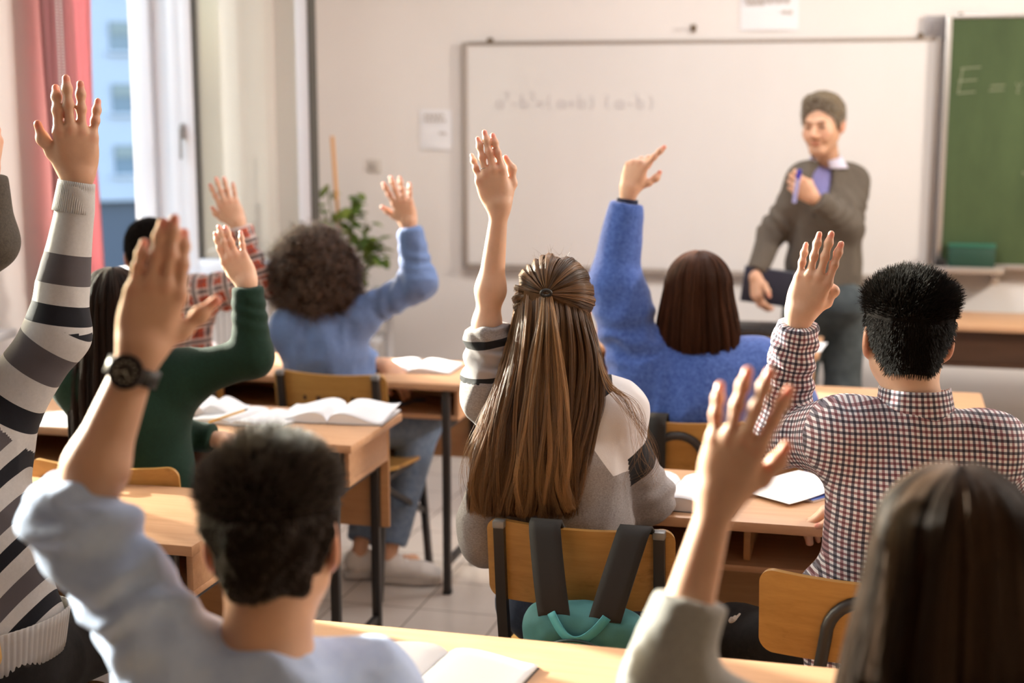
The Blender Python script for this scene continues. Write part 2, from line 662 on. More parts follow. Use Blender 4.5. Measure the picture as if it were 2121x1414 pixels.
def strands(name, P, rad, material, parent, seed=0, clump=None):
    """P: (n, k, 3) points of n hairs"""
    n_, k = P.shape[:2]
    hc = bpy.data.hair_curves.new(name)
    hc.add_curves([k] * n_)
    hc.attributes['position'].data.foreach_set('vector', np.ascontiguousarray(P, np.float32).ravel())
    at = hc.attributes.get('radius') or hc.attributes.new('radius', 'FLOAT', 'POINT')
    t = np.linspace(0, 1, k)
    prof = rad * (1 - 0.65 * t ** 2)
    at.data.foreach_set('value', np.tile(prof, n_).astype(np.float32))
    cl_ = np.random.default_rng(seed + n_).uniform(0, 1, n_) if clump is None else np.modf(np.asarray(clump) * 0.6180339)[0]
    ca = hc.attributes.new('clump', 'FLOAT', 'CURVE')
    ca.data.foreach_set('value', cl_.astype(np.float32))
    hc.materials.append(material)
    o = bpy.data.objects.new(name, hc)
    COL.objects.link(o)
    if parent is not None:
        o.parent = parent
    return o

# ------------------------------------------------------------------ people
def skinf(c, red):
    def f(n, b):
        a, s = attr(n, 'tint')
        k = noise(n, 55, 4, objco(n), 0.6)
        base = ramp(n, k, [(0.3, tuple(x * 0.93 for x in c)), (0.7, c)])
        c1 = mixc(n, math_(n, 'MULTIPLY', s[0], 0.75), base, red)
        c2 = mixc(n, s[1], c1, (min(c[0] * 1.08, 1), c[1] * 0.78, c[2] * 0.86))
        c3 = mixc(n, s[2], c2, (0.03, 0.018, 0.012))
        n.links.new(c3, b.inputs['Base Color'])
        n.links.new(math_(n, 'SUBTRACT', 0.5, math_(n, 'MULTIPLY', s[1], 0.25)), b.inputs['Roughness'])
        bump(n, b, noise(n, 420, 3, objco(n)), 0.15, 0.0006)
    return f
def skin(name, c, red=(0.62, 0.22, 0.15)):
    return mat('skin_' + name, c, 0.5, build=skinf(c, red), Subsurface_Weight=0.12, Subsurface_Scale=0.02,
               Subsurface_Radius=(1.0, 0.35, 0.2), Specular_IOR_Level=0.4)
SK_A = skin('fair', (0.72, 0.46, 0.33))
SK_B = skin('tan', (0.66, 0.39, 0.265))
SK_C = skin('warm', (0.58, 0.33, 0.21))

def hair_mat(name, c1, c2, rough=0.35):
    m = bpy.data.materials.new(name)
    m.use_nodes = True
    n = m.node_tree
    b = n.nodes['Principled BSDF']
    hi = N(n, 'HairInfo')
    at_ = N(n, 'Attribute')
    at_.attribute_name = 'clump'
    kf = math_(n, 'ADD', math_(n, 'MULTIPLY', at_.outputs['Fac'], 0.62), math_(n, 'MULTIPLY', hi.outputs['Random'], 0.38))
    col = ramp(n, kf, [(0.12, tuple(a * 0.75 for a in c1)), (0.55, tuple((a + d) / 2 for a, d in zip(c1, c2))), (0.92, c2)])
    n.links.new(col, b.inputs['Base Color'])
    b.inputs['Roughness'].default_value = rough
    b.inputs['Specular IOR Level'].default_value = 0.5 if c2[0] > 0.12 else 0.12
    b.inputs['Roughness'].default_value = rough if c2[0] > 0.12 else 0.45
    b.inputs['Anisotropic'].default_value = 0.4
    return m
def haircap_mat(name, c):
    def f(n, b):
        k = noise(n, 60, 4, objco(n, (1, 1, 0.25)), 0.7)
        n.links.new(ramp(n, k, [(0.3, tuple(x * 0.6 for x in c)), (0.7, c)]), b.inputs['Base Color'])
        bump(n, b, k, 0.5, 0.003)
    return mat(name, c, 0.9, build=f, Specular_IOR_Level=0.04)

class Frame:
    """local frame: x right of the head, y forward (face), z up"""
    def __init__(s, c, yaw=0.0, pitch=0.0, roll=0.0, sc_=1.0, base=None):
        cy, sy = math.cos(math.radians(yaw)), math.sin(math.radians(yaw))
        Rz = np.array([[cy, -sy, 0], [sy, cy, 0], [0, 0, 1]])
        cp_, sp = math.cos(math.radians(pitch)), math.sin(math.radians(pitch))
        Rx = np.array([[1, 0, 0], [0, cp_, -sp], [0, sp, cp_]])
        cr, sr = math.cos(math.radians(roll)), math.sin(math.radians(roll))
        Ry = np.array([[cr, 0, sr], [0, 1, 0], [-sr, 0, cr]])
        s.R = Rz @ Rx @ Ry
        s.c = np.asarray(c, float)
        s.s = sc_
    def P(s, x, y, z):
        return s.c + s.s * (s.R @ np.array([x, y, z], float))
    def Pn(s, q):
        return s.c + s.s * (np.asarray(q) @ s.R.T)
    def inv(s, p):
        return ((p - s.c) @ s.R) / s.s
def head_nodes(h, face=False):
    k = h.s
    P = h.P
    Rm = h.R
    r = lambda *a: [x * k for x in a]
    main = U(0.030 * k,
             EL(P(0, -0.018, 0.038), r(0.075, 0.094, 0.086), Rm),
             EL(P(0, 0.034, -0.022), r(0.060, 0.060, 0.084), Rm),
             RC(P(-0.050, 0.0, -0.050), P(-0.018, 0.070, -0.096), 0.017 * k, 0.015 * k),
             RC(P(0.050, 0.0, -0.050), P(0.018, 0.070, -0.096), 0.017 * k, 0.015 * k),
             EL(P(0, 0.074, -0.098), r(0.022, 0.017, 0.017), Rm),
             EL(P(-0.040, 0.062, -0.030), r(0.022, 0.022, 0.024), Rm),
             EL(P(0.040, 0.062, -0.030), r(0.022, 0.022, 0.024), Rm))
    nodes = [main]
    if face:
        main = U(0.012 * k, main,
                 RC(P(-0.034, 0.086, 0.020), P(0.034, 0.086, 0.020), 0.010 * k, 0.010 * k))
        main = Sub(0.016 * k, main, EL(P(-0.031, 0.104, 0.000), r(0.017, 0.014, 0.011), Rm), EL(P(0.031, 0.104, 0.0), r(0.017, 0.014, 0.011), Rm))
        main = U(0.008 * k, main,
                 RC(P(0, 0.090, 0.008), P(0, 0.116, -0.030), 0.007 * k, 0.011 * k),
                 EL(P(-0.012, 0.100, -0.036), r(0.009, 0.010, 0.008), Rm), EL(P(0.012, 0.100, -0.036), r(0.009, 0.010, 0.008), Rm),
                 EL(P(-0.031, 0.080, 0.000), r(0.013, 0.013, 0.012), Rm), EL(P(0.031, 0.080, 0.000), r(0.013, 0.013, 0.012), Rm),
                 EL(P(0, 0.094, -0.059), r(0.026, 0.008, 0.0055), Rm), EL(P(0, 0.092, -0.069), r(0.022, 0.009, 0.006), Rm),
                 EL(P(-0.036, 0.078, -0.046), r(0.016, 0.014, 0.018), Rm), EL(P(0.036, 0.078, -0.046), r(0.016, 0.014, 0.018), Rm))
        main = Sub(0.004 * k, main, EL(P(0, 0.104, -0.0640), r(0.024, 0.010, 0.0022), Rm))
    else:
        main = U(0.010 * k, main, RC(P(0, 0.090, 0.008), P(0, 0.112, -0.030), 0.007 * k, 0.011 * k), EL(P(0, 0.092, -0.064), r(0.024, 0.008, 0.010), Rm))
    ears = []
    for sx in (-1, 1):
        t = math.radians(14) * sx
        Re = Rm @ np.array([[math.cos(t), -math.sin(t), 0], [math.sin(t), math.cos(t), 0], [0, 0, 1]])
        outer = EL(P(0.081 * sx, -0.012, -0.004), r(0.0085, 0.019, 0.031), Re)
        lobe = EL(P(0.075 * sx, -0.004, -0.030), r(0.006, 0.010, 0.012), Re)
        ears.append(Sub(0.006 * k, U(0.01 * k, outer, lobe), EL(P(0.090 * sx, -0.006, 0.002), r(0.006, 0.011, 0.019), Re)))
    return U(0.008 * k, main, *ears)

def hand_nodes(wr, dirv, nrm, side, s=1.0, fingers=None, thumb=None, fd=0.0, slim=1.0):
    """side: +1 left hand, -1 right hand. fingers: 4 tuples (spread deg towards the thumb, curl1, curl2, curl3), index first"""
    y = unit(dirv)
    z = unit(np.asarray(nrm, float) - y * (np.asarray(nrm) @ y))
    x = np.cross(y, z) * side
    wr = np.asarray(wr, float)
    L = lambda a, b, c: wr + s * (a * x + b * y + c * z)
    fingers = fingers or [(0, 6, 8, 5)] * 4
    kn = [(0.0300, 0.086, 0.001), (0.0085, 0.091, 0.003), (-0.0125, 0.086, 0.001), (-0.0320, 0.075, -0.003)]
    ln = [(0.043, 0.027, 0.020), (0.047, 0.030, 0.021), (0.044, 0.028, 0.021), (0.033, 0.021, 0.019)]
    rd = [0.0097, 0.0098, 0.0092, 0.0082]
    Rl = np.stack([x, y, z], 1)
    wrist = EL(L(0, -0.002, 0), (0.027 * s * slim, 0.022 * s, 0.019 * s * slim), Rl)
    pal = [wrist]
    for i, (a, b, c) in enumerate(kn):
        pal.append(RC(L(a * 0.55, 0.014, 0.0), L(a, b, c), 0.0135 * s, 0.0105 * s))
    pal.append(EL(L(-0.001, 0.050, -0.004), (0.037 * s, 0.046 * s, 0.0125 * s), Rl))
    pal.append(EL(L(0.023, 0.034, -0.012), (0.017 * s, 0.030 * s, 0.014 * s), Rl))
    pal.append(EL(L(-0.024, 0.036, -0.010), (0.014 * s, 0.030 * s, 0.012 * s), Rl))
    palm = U(0.016 * s, *pal)
    fl, tips, joints = [], [], []
    for i in range(4):
        a, b, c = kn[i]
        sp, c1, c2, c3 = fingers[i]
        ang = math.radians(sp + fd)
        fdir = np.array([math.sin(ang), math.cos(ang), 0.0])
        p = np.array([a, b, c])
        cur = 0.0
        segs = []
        r0 = rd[i] * slim
        pts = [p]
        for j, cc in enumerate((c1, c2, c3)):
            cur += math.radians(cc)
            dv = fdir * math.cos(cur) + np.array([0, 0, -1.0]) * math.sin(cur)
            q = p + dv * ln[i][j]
            pts.append(q)
            ra, rb = r0 * (1.02, 0.93, 0.89)[j], r0 * (0.94, 0.90, 0.80)[j]
            segs.append(RC(L(*p), L(*q), ra * s, rb * s))
            if j < 2:
                segs.append(EL(L(*q), (r0 * 0.99 * s, r0 * 1.0 * s, r0 * 0.97 * s), Rl))
            p = q
        up = -fdir * math.sin(cur) * -1 + np.array([0, 0, 1.0]) * math.cos(cur)
        up = fdir * math.sin(cur) + np.array([0, 0, 1.0]) * math.cos(cur)
        tips.append((L(*(pts[3] - (pts[3] - pts[2]) * 0.12 + up * r0 * 0.75)), r0 * s * 0.85))
        joints += [L(*(pts[1] + np.array([0, 0, r0]))), L(*(pts[0] + np.array([0, 0, 0.012])))]
        fl.append(U(0.006 * s, *segs))
    th = thumb or [(0.020, 0.016, -0.008), (0.047, 0.046, -0.016), (0.060, 0.074, -0.018), (0.066, 0.098, -0.020)]
    tr = (0.0145, 0.0118, 0.0098, 0.0080)
    segs = [RC(L(*th[j]), L(*th[j + 1]), tr[j] * s * slim, tr[j + 1] * s * slim) for j in range(3)]
    segs.append(EL(L(*th[2]), (0.0108 * s, 0.0108 * s, 0.0108 * s), Rl))
    tn = unit(np.array(th[3]) - np.array(th[2]))
    side_out = unit(np.cross(tn, np.array([0, 0, 1.0])) * 0.55 + np.array([0, 0, 1.0]))
    tips.append((L(*(np.array(th[3]) + side_out * 0.0065)), 0.0085 * s))
    fl.append(U(0.010 * s, *segs))
    return Fing(0.009 * s, palm, fl), tips, joints

def person(label, origin, J, skinm, head=None, hands=None, vox=0.003, build=1.0, face=False, side=None, fwd=None, legs=True, arm_r=1.0, neck_r=0.052, chest=None, detail=None):
    """J holds joints: neck, shL, shR, elL, elR, wrL, wrR, chest, waist, pelvis, hipL, hipR, kneeL, kneeR, ankL, ankR"""
    root = thing('person', label, 'person', tuple(origin))
    side = unit(side if side is not None else A(1, 0, 0))
    fwd = unit(fwd if fwd is not None else A(0, 1, 0))
    b = build
    parts = []
    hn = head_nodes(head, face)
    parts.append(hn)
    parts.append(RC(head.P(0, -0.022, -0.055), J['neck'], neck_r * b, neck_r * 1.10 * b))
    tor = [EC(J['waist'], J['chest'], 0.115 * b, 0.085 * b, 0.140 * b, 0.100 * b, side),
           EC(J['pelvis'], J['waist'], 0.150 * b, 0.105 * b, 0.115 * b, 0.085 * b, side)]
    mid = J['neck'] * 0.5 + J['chest'] * 0.5
    for q in 'LR':
        tor.append(RC(J['neck'] * 0.75 + J['chest'] * 0.25, J['sh' + q], 0.052 * b, 0.048 * b))
        tor.append(RC(J['chest'], J['sh' + q], 0.085 * b, 0.050 * b))
    parts.append(U(0.05, *tor))
    tips, knk = [], []
    for q in 'LR':
        arm = [RC(J['sh' + q], J['el' + q], 0.047 * b * arm_r, 0.036 * b * arm_r)]
        m_ = J['el' + q] * 0.70 + J['wr' + q] * 0.30
        hd = hands[q]
        z = unit(hd['n'])
        ax = unit(np.cross(unit(J['wr' + q] - J['el' + q]), z))
        arm.append(RC(J['el' + q], m_, 0.0335 * b * arm_r, 0.0335 * b * arm_r))
        arm.append(RC(m_, J['wr' + q], 0.0335 * b * arm_r, 0.0200 * b * arm_r, flat=(ax, 1.16)))
        hk = dict(hd)
        nrm = hk.pop('n')
        dv = hk.pop('d')
        hnod, tp, jt = hand_nodes(J['wr' + q], dv, nrm, 1 if q == 'L' else -1, **hk)
        tips += tp
        knk += jt
        parts.append(U(0.02, U(0.03, *arm), hnod))
    if legs:
        for q in 'LR':
            ft = fwd
            leg = [RC(J['hip' + q], J['knee' + q], 0.080 * b, 0.052 * b), RC(J['knee' + q], J['ank' + q], 0.050 * b, 0.032 * b)]
            leg.append(RC(J['ank' + q] + A(0, 0, -0.035), J['ank' + q] + ft * 0.12 + A(0, 0, -0.05), 0.030, 0.024))
            parts.append(U(0.03, *leg))
    body = U(0.035, *parts[:1], *parts[1:])
    v, q = mesh_sdf(body, vox)
    v = relax(v, q, 1, 0.4)
    tint = np.zeros((len(v), 3))
    for c, r in tips:
        d = np.linalg.norm(v - c, axis=1)
        tint[:, 1] = np.maximum(tint[:, 1], np.clip((r - d) / (r * 0.25), 0, 1))
        tint[:, 0] = np.maximum(tint[:, 0], np.clip(1.2 - d / (r * 2.4), 0, 1) * 0.55)
    for c in knk:
        d = np.linalg.norm(v - c, axis=1)
        tint[:, 0] = np.maximum(tint[:, 0], np.clip(1 - d / 0.013, 0, 1) * 0.35)
    hl = head.inv(v)
    near = (np.abs(hl[:, 0]) < 0.11) & (np.abs(hl[:, 2]) < 0.14)
    er = near & (np.abs(hl[:, 0]) > 0.074) & (np.abs(hl[:, 2]) < 0.045)
    tint[er, 0] = 0.55
    if face:
        def blob(x, y, z, rx, ry, rz):
            return np.clip(1.4 - 1.2 * np.sqrt(((hl[:, 0] - x) / rx) ** 2 + ((hl[:, 1] - y) / ry) ** 2 + ((hl[:, 2] - z) / rz) ** 2), 0, 1)
        for sx in (-1, 1):
            tint[:, 2] = np.maximum(tint[:, 2], blob(0.031 * sx, 0.092, 0.001, 0.014, 0.014, 0.0065))
            tint[:, 2] = np.maximum(tint[:, 2], 0.8 * blob(0.032 * sx, 0.094, 0.022, 0.022, 0.02, 0.006))
            tint[:, 0] = np.maximum(tint[:, 0], 0.3 * blob(0.040 * sx, 0.08, -0.03, 0.02, 0.03, 0.02))
        tint[:, 0] = np.maximum(tint[:, 0], blob(0, 0.098, -0.064, 0.026, 0.02, 0.010))
        tint[:, 0] = np.maximum(tint[:, 0], 0.35 * blob(0, 0.118, -0.03, 0.014, 0.02, 0.014))
    o_ = np.asarray(origin, float)
    to_mesh('body', v, q, skinm, root, {'tint': tint}, o_)
    return root, body

def garment(name, node, uvp, m, root, origin, vox=0.005, off=None, folds=(), it=2, seed=1, rings=()):
    """node: solid; uvp: list of (prim, kind, data) giving cloth coordinates; folds: (scale xyz, amplitude)"""
    v, q = mesh_sdf(node, vox)
    v = relax(v, q, it, 0.5)
    best = np.full(len(v), 9.0)
    uv = np.zeros((len(v), 3))
    fbest = np.full(len(q), 99.0)
    cuv = np.zeros((len(q), 4, 3))
    for i, (pr, kind, dat) in enumerate(uvp):
        d = pr.d(v)
        if kind == 'limb':
            L0 = dat[0]
            ax = unit(pr.b - pr.a)
            t = (v - pr.a) @ ax
            rel = v - pr.a - t[:, None] * ax
            ref = unit(dat[1] - ax * (dat[1] @ ax))
            ang = np.arctan2(rel @ np.cross(ax, ref), rel @ ref)
            rr = 0.5 * (pr.ra + pr.rb)
            c = np.stack([ang * rr, L0 + t, np.full(len(v), float(i))], 1)
            if L0 == 0.0 and len(uvp) > 4:
                d = d + np.clip(0.045 - t, 0, 0.2) * 1.1
        else:
            sd, up_, c0 = dat
            c = np.stack([(v - c0) @ sd, (v - c0) @ up_, np.full(len(v), -1.0)], 1)
        better = d < best
        fd_ = d[q].sum(1)
        fb = fd_ < fbest
        fbest = np.minimum(fbest, fd_)
        cc = c[q]
        if kind == 'limb':      # unwrap the seam inside a face
            per = 2 * math.pi * rr
            ref0 = cc[:, :1, 0]
            cc[..., 0] -= per * np.round((cc[..., 0] - ref0) / per)
        cuv[fb] = cc[fb]
        uv[better] = c[better]
        best = np.minimum(best, d)
    if len(folds) or len(rings):
        nm = vnormals(v, q)
        disp = np.zeros(len(v))
        for k, (scl, amp) in enumerate(folds):
            w = vnoise(v * 7.0, seed + 31)[:, None] * 0.35
            nz = vnoise(v * np.asarray(scl) + w, seed + k)
            disp += amp * (1 - 2 * np.abs(nz)) if amp > 0 else -amp * nz
        for part, v0, wd_, lam, amp in rings:
            sel = uv[:, 2] == part
            g = np.exp(-((uv[:, 1] - v0) / wd_) ** 2) * np.sin(2 * np.pi * (uv[:, 1] + 0.35 * uv[:, 0]) / lam + 2.5 * vnoise(v * 16, seed + 9)) * amp
            disp += np.where(sel, g, 0)
        v = v + nm * disp[:, None]
        v = relax(v, q, 1, 0.35)
    o = to_mesh(name, v, q, m, root, None, np.asarray(origin, float))
    at = o.data.attributes.new('cuv', 'FLOAT_VECTOR', 'CORNER')
    at.data.foreach_set('vector', np.ascontiguousarray(cuv, dtype=np.float32).ravel())
    return o
# ------------------------------------------------------------------ the room
XR, YF, ZC = 3.6, -1.9, 3.25
def struct(name, m, *a, **k):
    return tag(box(name, m, *a, **k), kind='structure')
struct('floor', M_floor, XL - 0.2, XR + 0.2, YF - 0.2, YB + 0.2, -0.1, 0.0).location = (0, 0, 0)
fl = bpy.data.objects['floor']
me = fl.data
me.transform(Matrix.Translation(((XL + XR) / 2, (YF + YB) / 2, -0.05)))
struct('ceiling', M_ceil, XL - 0.2, XR + 0.2, YF - 0.2, YB + 0.2, ZC, ZC + 0.1)
struct('wall_back', M_wall, XL - 0.25, XR + 0.2, YB, YB + 0.15, 0, ZC)
struct('wall_right', mat('tan_wall', (0.42, 0.34, 0.27), 0.8), XR, XR + 0.15, YF, YB, 0, ZC)  # unseen side wall, darkened to weaken the bounced fill
struct('wall_front', wood_mat('dark_rear_wall', (0.16, 0.09, 0.05), (0.22, 0.13, 0.07), axis='z'), XL - 0.25, XR + 0.2, YF - 0.15, YF, 0, ZC)  # unseen rear wall, coloured dark to cut light bounced onto the sitters' backs
SILL, HEAD = 0.90, 2.95
mb = MB()
xs0, xs1 = XL - 0.25, XL
prev = YF
for a, b in sorted(WINS):
    mb.box(xs0, xs1, prev, a, 0, ZC)
    mb.box(xs0, xs1, a, b, 0, SILL)
    mb.box(xs0, xs1, a, b, HEAD, ZC)
    prev = b
mb.box(xs0, xs1, prev, YB, 0, ZC)
tag(mb.build('wall_left', M_wall, smooth=False), kind='structure')
struct('baseboard_back', M_brown, XL, XR, YB - 0.018, YB, 0.0, 0.09)
struct('baseboard_left', M_brown, XL, XL + 0.018, YF, YB, 0.0, 0.09)

def frame_rect(mb, x0, x1, y0, y1, z0, z1, w, along='y'):
    if along == 'y':
        mb.box(x0, x1, y0, y0 + w, z0, z1, 0.004)
        mb.box(x0, x1, y1 - w, y1, z0, z1, 0.004)
        mb.box(x0, x1, y0 + w, y1 - w, z0, z0 + w, 0.004)
        mb.box(x0, x1, y0 + w, y1 - w, z1 - w, z1, 0.004)
    else:
        mb.box(x0, x0 + w, y0, y1, z0, z1, 0.004)
        mb.box(x1 - w, x1, y0, y1, z0, z1, 0.004)
        mb.box(x0 + w, x1 - w, y0, y1, z0, z0 + w, 0.004)
        mb.box(x0 + w, x1 - w, y0, y1, z1 - w, z1, 0.004)
# window 1: fixed frame in the opening, its sash swung open into the room at right angles
def window(n_, a, b, opened=False):
    f = MB()
    frame_rect(f, XL - 0.20, XL - 0.12, a, b, SILL, HEAD, 0.06)
    if not opened:
        for k in range(1, 3):
            yc = a + (b - a) * k / 3
            f.box(XL - 0.20, XL - 0.12, yc - 0.04, yc + 0.04, SILL + 0.06, HEAD - 0.06, 0.004)
    w = tag(f.build('window_%d' % n_, M_white), kind='structure')
    s = MB()
    s.box(XL - 0.12, XL + 0.16, a - 0.04, b + 0.04, SILL - 0.03, SILL, 0.006)
    tag(s.build('window_sill', M_white, w), kind='structure')
    if not opened:
        g = MB().box(XL - 0.165, XL - 0.155, a + 0.06, b - 0.06, SILL + 0.06, HEAD - 0.06)
        tag(g.build('pane', M_glass, w, smooth=False), kind='structure')
    return w
w1 = window(1, *WINS[0], opened=True)
window(2, *WINS[1])
# the open sash
sx0, sx1, sy = XL + 0.0, XL + 0.66, 6.05
sash = MB()
z0s, z1s = 0.915, 2.93
# hinge-side stile of two profiles, free stile, rails
sash.box(sx0 - 0.02, sx0 + 0.040, sy - 0.03, sy + 0.03, z0s, z1s, 0.004)
sash.box(sx0 + 0.046, sx0 + 0.105, sy - 0.045, sy + 0.03, z0s, z1s, 0.006)
sash.box(sx1 - 0.060, sx1, sy - 0.045, sy + 0.03, z0s, z1s, 0.006)
sash.box(sx0 + 0.105, sx1 - 0.06, sy - 0.045, sy + 0.03, z0s, z0s + 0.075, 0.006)
sash.box(sx0 + 0.105, sx1 - 0.06, sy - 0.045, sy + 0.03, z1s - 0.075, z1s, 0.006)
so = tag(sash.build('window_3', M_white), kind='structure')
se = MB()
se.box(sx0 + 0.105, sx0 + 0.118, sy - 0.040, sy - 0.018, z0s + 0.075, z1s - 0.075)
se.box(sx1, sx1 + 0.010, sy - 0.046, sy + 0.03, z0s, z1s)
se.box(sx0 + 0.0405, sx0 + 0.0455, sy - 0.02, sy + 0.02, z0s, z1s)
tag(se.build('seal', M_seal, so, smooth=False), kind='structure')
tag(MB().box(sx0 + 0.105, sx1 - 0.06, sy - 0.012, sy - 0.004, z0s + 0.06, z1s - 0.06).build('pane', M_glass, so, smooth=False), kind='structure')
ha = MB().box(sx0 + 0.045, sx0 + 0.062, sy - 0.07, sy - 0.045, 1.53, 1.60, 0.004).box(sx0 + 0.048, sx0 + 0.059, sy - 0.085, sy - 0.07, 1.44, 1.585, 0.004)
tag(ha.build('window_handle', M_cap, so), kind='structure')
# white lining of the deep opening beyond the frame
struct('trim_1', M_white, XL - 0.12, XL - 0.0, WINS[0][1] - 0.015, WINS[0][1], SILL, HEAD)
# radiator below the window
ra = thing('radiator', 'white ribbed radiator under the open window behind the front desks', 'radiator', (XL + 0.02, 6.02, 0.12))
rb = MB()
for i in range(22):
    rb.box(0.02, 0.11, -0.72 + i * 0.065, -0.72 + i * 0.065 + 0.050, 0.02, 0.60, 0.012)
rb.build('fins', M_white, ra)
MB().box(0.015, 0.12, -0.74, 0.72, 0.60, 0.625, 0.004).build('top_grille', M_white, ra)
MB().box(0.03, 0.10, -0.70, -0.66, -0.12, 0.03).build('foot', M_white, ra)
MB().box(0.03, 0.10, 0.62, 0.66, -0.12, 0.03).build('foot', M_white, ra)

# pink curtain: hanging folds
M_pink = mat('pink_curtain_fabric', (0.48, 0.235, 0.25), 0.85, build=lambda n, b: bump(n, b, noise(n, 300, 2, objco(n)), 0.2, 0.0008),
             Subsurface_Weight=0.0)
def translucent(m, col, k):
    n = m.node_tree
    out = n.nodes['Material Output']
    b = n.nodes['Principled BSDF']
    t = N(n, 'BsdfTranslucent')
    t.inputs[0].default_value = (*col, 1)
    mx = N(n, 'MixShader')
    mx.inputs[0].default_value = k
    n.links.new(b.outputs[0], mx.inputs[1])
    n.links.new(t.outputs[0], mx.inputs[2])
    n.links.new(mx.outputs[0], out.inputs[0])
translucent(M_pink, (0.66, 0.33, 0.37), 0.3)
def curtain(name, label, y0, y1, x, amp, nf, m, group=None):
    cu = thing(name, label, 'curtain', (x, y0, 0), group=group)
    g = []
    for i in range(nf * 12 + 1):
        t = i / (nf * 12)
        col = []
        for j in range(13):
            z = 0.92 + (ZC - 0.14 - 0.92) * j / 12
            ph = 2 * math.pi * nf * t + 0.5 * math.sin(3 * t + j * 0.15)
            a = amp * (0.75 + 0.25 * math.sin(5.1 * t * nf + 1.0))
            col.append((a * math.sin(ph) + 0.012 * math.sin(j * 0.6 + 9 * t), (y1 - y0) * t + 0.3 * a * math.sin(2 * ph), z))
        g.append(col)
    MB().sheet(g, 0.004).build('curtain_fabric', m, cu, angle=180)
    MB().tube([(0, -0.1, ZC - 0.11), (0, y1 - y0 + 0.9, ZC - 0.11)], 0.012, 10).build('curtain_rail', M_white, cu)
    return cu
curtain('curtain', 'dusty pink curtain gathered beside the open window', 4.80, 5.17, XL + 0.11, 0.022, 6, M_pink)
# roller blind chains
def chain(label, y, x, ztop, zbot):
    t = thing('blind_chain', label, 'blind chain', (x, y, 0))
    mb_ = MB()
    for s in (-1, 1):
        z = ztop
        while z > zbot:
            mb_.lathe([(0.0008, -0.0045), (0.0042, -0.002), (0.0042, 0.002), (0.0008, 0.0045)], 6, (0, s * 0.014, z))
            z -= 0.011
    for k in range(7):
        an = math.pi * k / 6
        mb_.lathe([(0.0008, -0.0045), (0.0042, -0.002), (0.0042, 0.002), (0.0008, 0.0045)], 6, (0, 0.014 * math.cos(an), zbot - 0.012 * math.sin(an)))
    mb_.build('bead_chain', M_paper, t)
    MB().box(-0.012, 0.012, -0.02, 0.02, ztop, ztop + 0.06, 0.003).build('chain_bracket', M_white, t)
chain('white bead chain of a roller blind hanging before the pink curtain', 4.80, XL + 0.19, ZC - 0.2, 1.05)
chain('white bead chain hanging on the bare wall left of the pink curtain', 4.50, XL + 0.03, ZC - 0.2, 1.50)

# whiteboard
wb = thing('whiteboard', 'large white wall-mounted whiteboard behind the teacher with faint writing', 'whiteboard', (-0.95, YB, 1.42))
wx0, wx1, wz0, wz1 = -2.075 + 0.95, 0.215 + 0.95, 0.868 - 1.42, 1.98 - 1.42
MB().box(wx0, wx1, -0.022, 0, wz0, wz1).build('writing_surface', M_board, wb, smooth=False)
fr = MB()
fr.box(wx0 - 0.012, wx0 + 0.014, -0.03, 0, wz0 - 0.012, wz1 + 0.012, 0.003)
fr.box(wx1 - 0.014, wx1 + 0.012, -0.03, 0, wz0 - 0.012, wz1 + 0.012, 0.003)
fr.box(wx0 + 0.014, wx1 - 0.014, -0.03, 0, wz1 - 0.004, wz1 + 0.014, 0.003)
fr.box(wx0 + 0.014, wx1 - 0.014, -0.05, 0, wz0 - 0.016, wz0 + 0.012, 0.003)
fr.build('board_frame', mat('dull_aluminium', (0.40, 0.35, 0.31), 0.5, 0.3), wb)
def strokes(lines, r, m, name, parent):
    s = MB()
    for l in lines:
        if len(l) > 1:
            s.tube([(p[0], p[1], p[2]) for p in l], r, 5)
    return s.build(name, m, parent)
def glyph(ch):
    C = lambda cx, cy, rx, ry, a0, a1, n=10: [(cx + rx * math.cos(math.radians(a0 + (a1 - a0) * i / n)), cy + ry * math.sin(math.radians(a0 + (a1 - a0) * i / n))) for i in range(n + 1)]
    G = {'a': [C(0.35, 0.3, 0.25, 0.3, 0, 360, 14), [(0.62, 0.6), (0.62, 0.05), (0.72, 0)]],
         'b': [[(0.1, 1.15), (0.1, 0)], C(0.35, 0.3, 0.25, 0.3, -180, 180, 14)],
         '2': [C(0.3, 0.75, 0.25, 0.25, 160, -30, 8) + [(0.05, 0), (0.6, 0)]],
         '-': [[(0.05, 0.35), (0.55, 0.33)]], '=': [[(0.05, 0.45), (0.6, 0.45)], [(0.05, 0.2), (0.6, 0.2)]],
         '+': [[(0.05, 0.35), (0.6, 0.35)], [(0.32, 0.62), (0.32, 0.08)]],
         '(': [C(0.55, 0.45, 0.4, 0.7, 130, 230, 8)], ')': [C(0.0, 0.45, 0.4, 0.7, 50, -50, 8)],
         'x': [[(0.05, 0.6), (0.55, 0)], [(0.55, 0.6), (0.05, 0)]], 'y': [[(0.05, 0.6), (0.3, 0.1)], [(0.6, 0.6), (0.1, -0.5)]],
         'F': [[(0.1, 0), (0.15, 1.1), (0.7, 1.12)], [(0.12, 0.6), (0.55, 0.62)]], '0': [C(0.3, 0.45, 0.25, 0.45, 0, 360, 14)]}
    return G[ch]
def write(txt, x, z, h, y, slope=0.0):
    out = []
    cx = x
    for t in txt:
        if t == ' ':
            cx += h * 0.5
            continue
        sup = t == '2'
        k = h * (0.5 if sup else 1)
        zz = z + (h * 0.75 if sup else 0)
        for l in glyph(t):
            out.append([(cx + px * k, y, zz + pz * k + slope * (cx - x)) for px, pz in l])
        cx += k * 0.85
    return out
M_mark = mat('faded_marker_ink', (0.56, 0.53, 0.54), 0.6)
strokes(write('a2-b2=(a+b) (a-b)', -0.965, 0.245, 0.062, -0.0235, 0.0), 0.0028, M_mark, 'writing', wb)
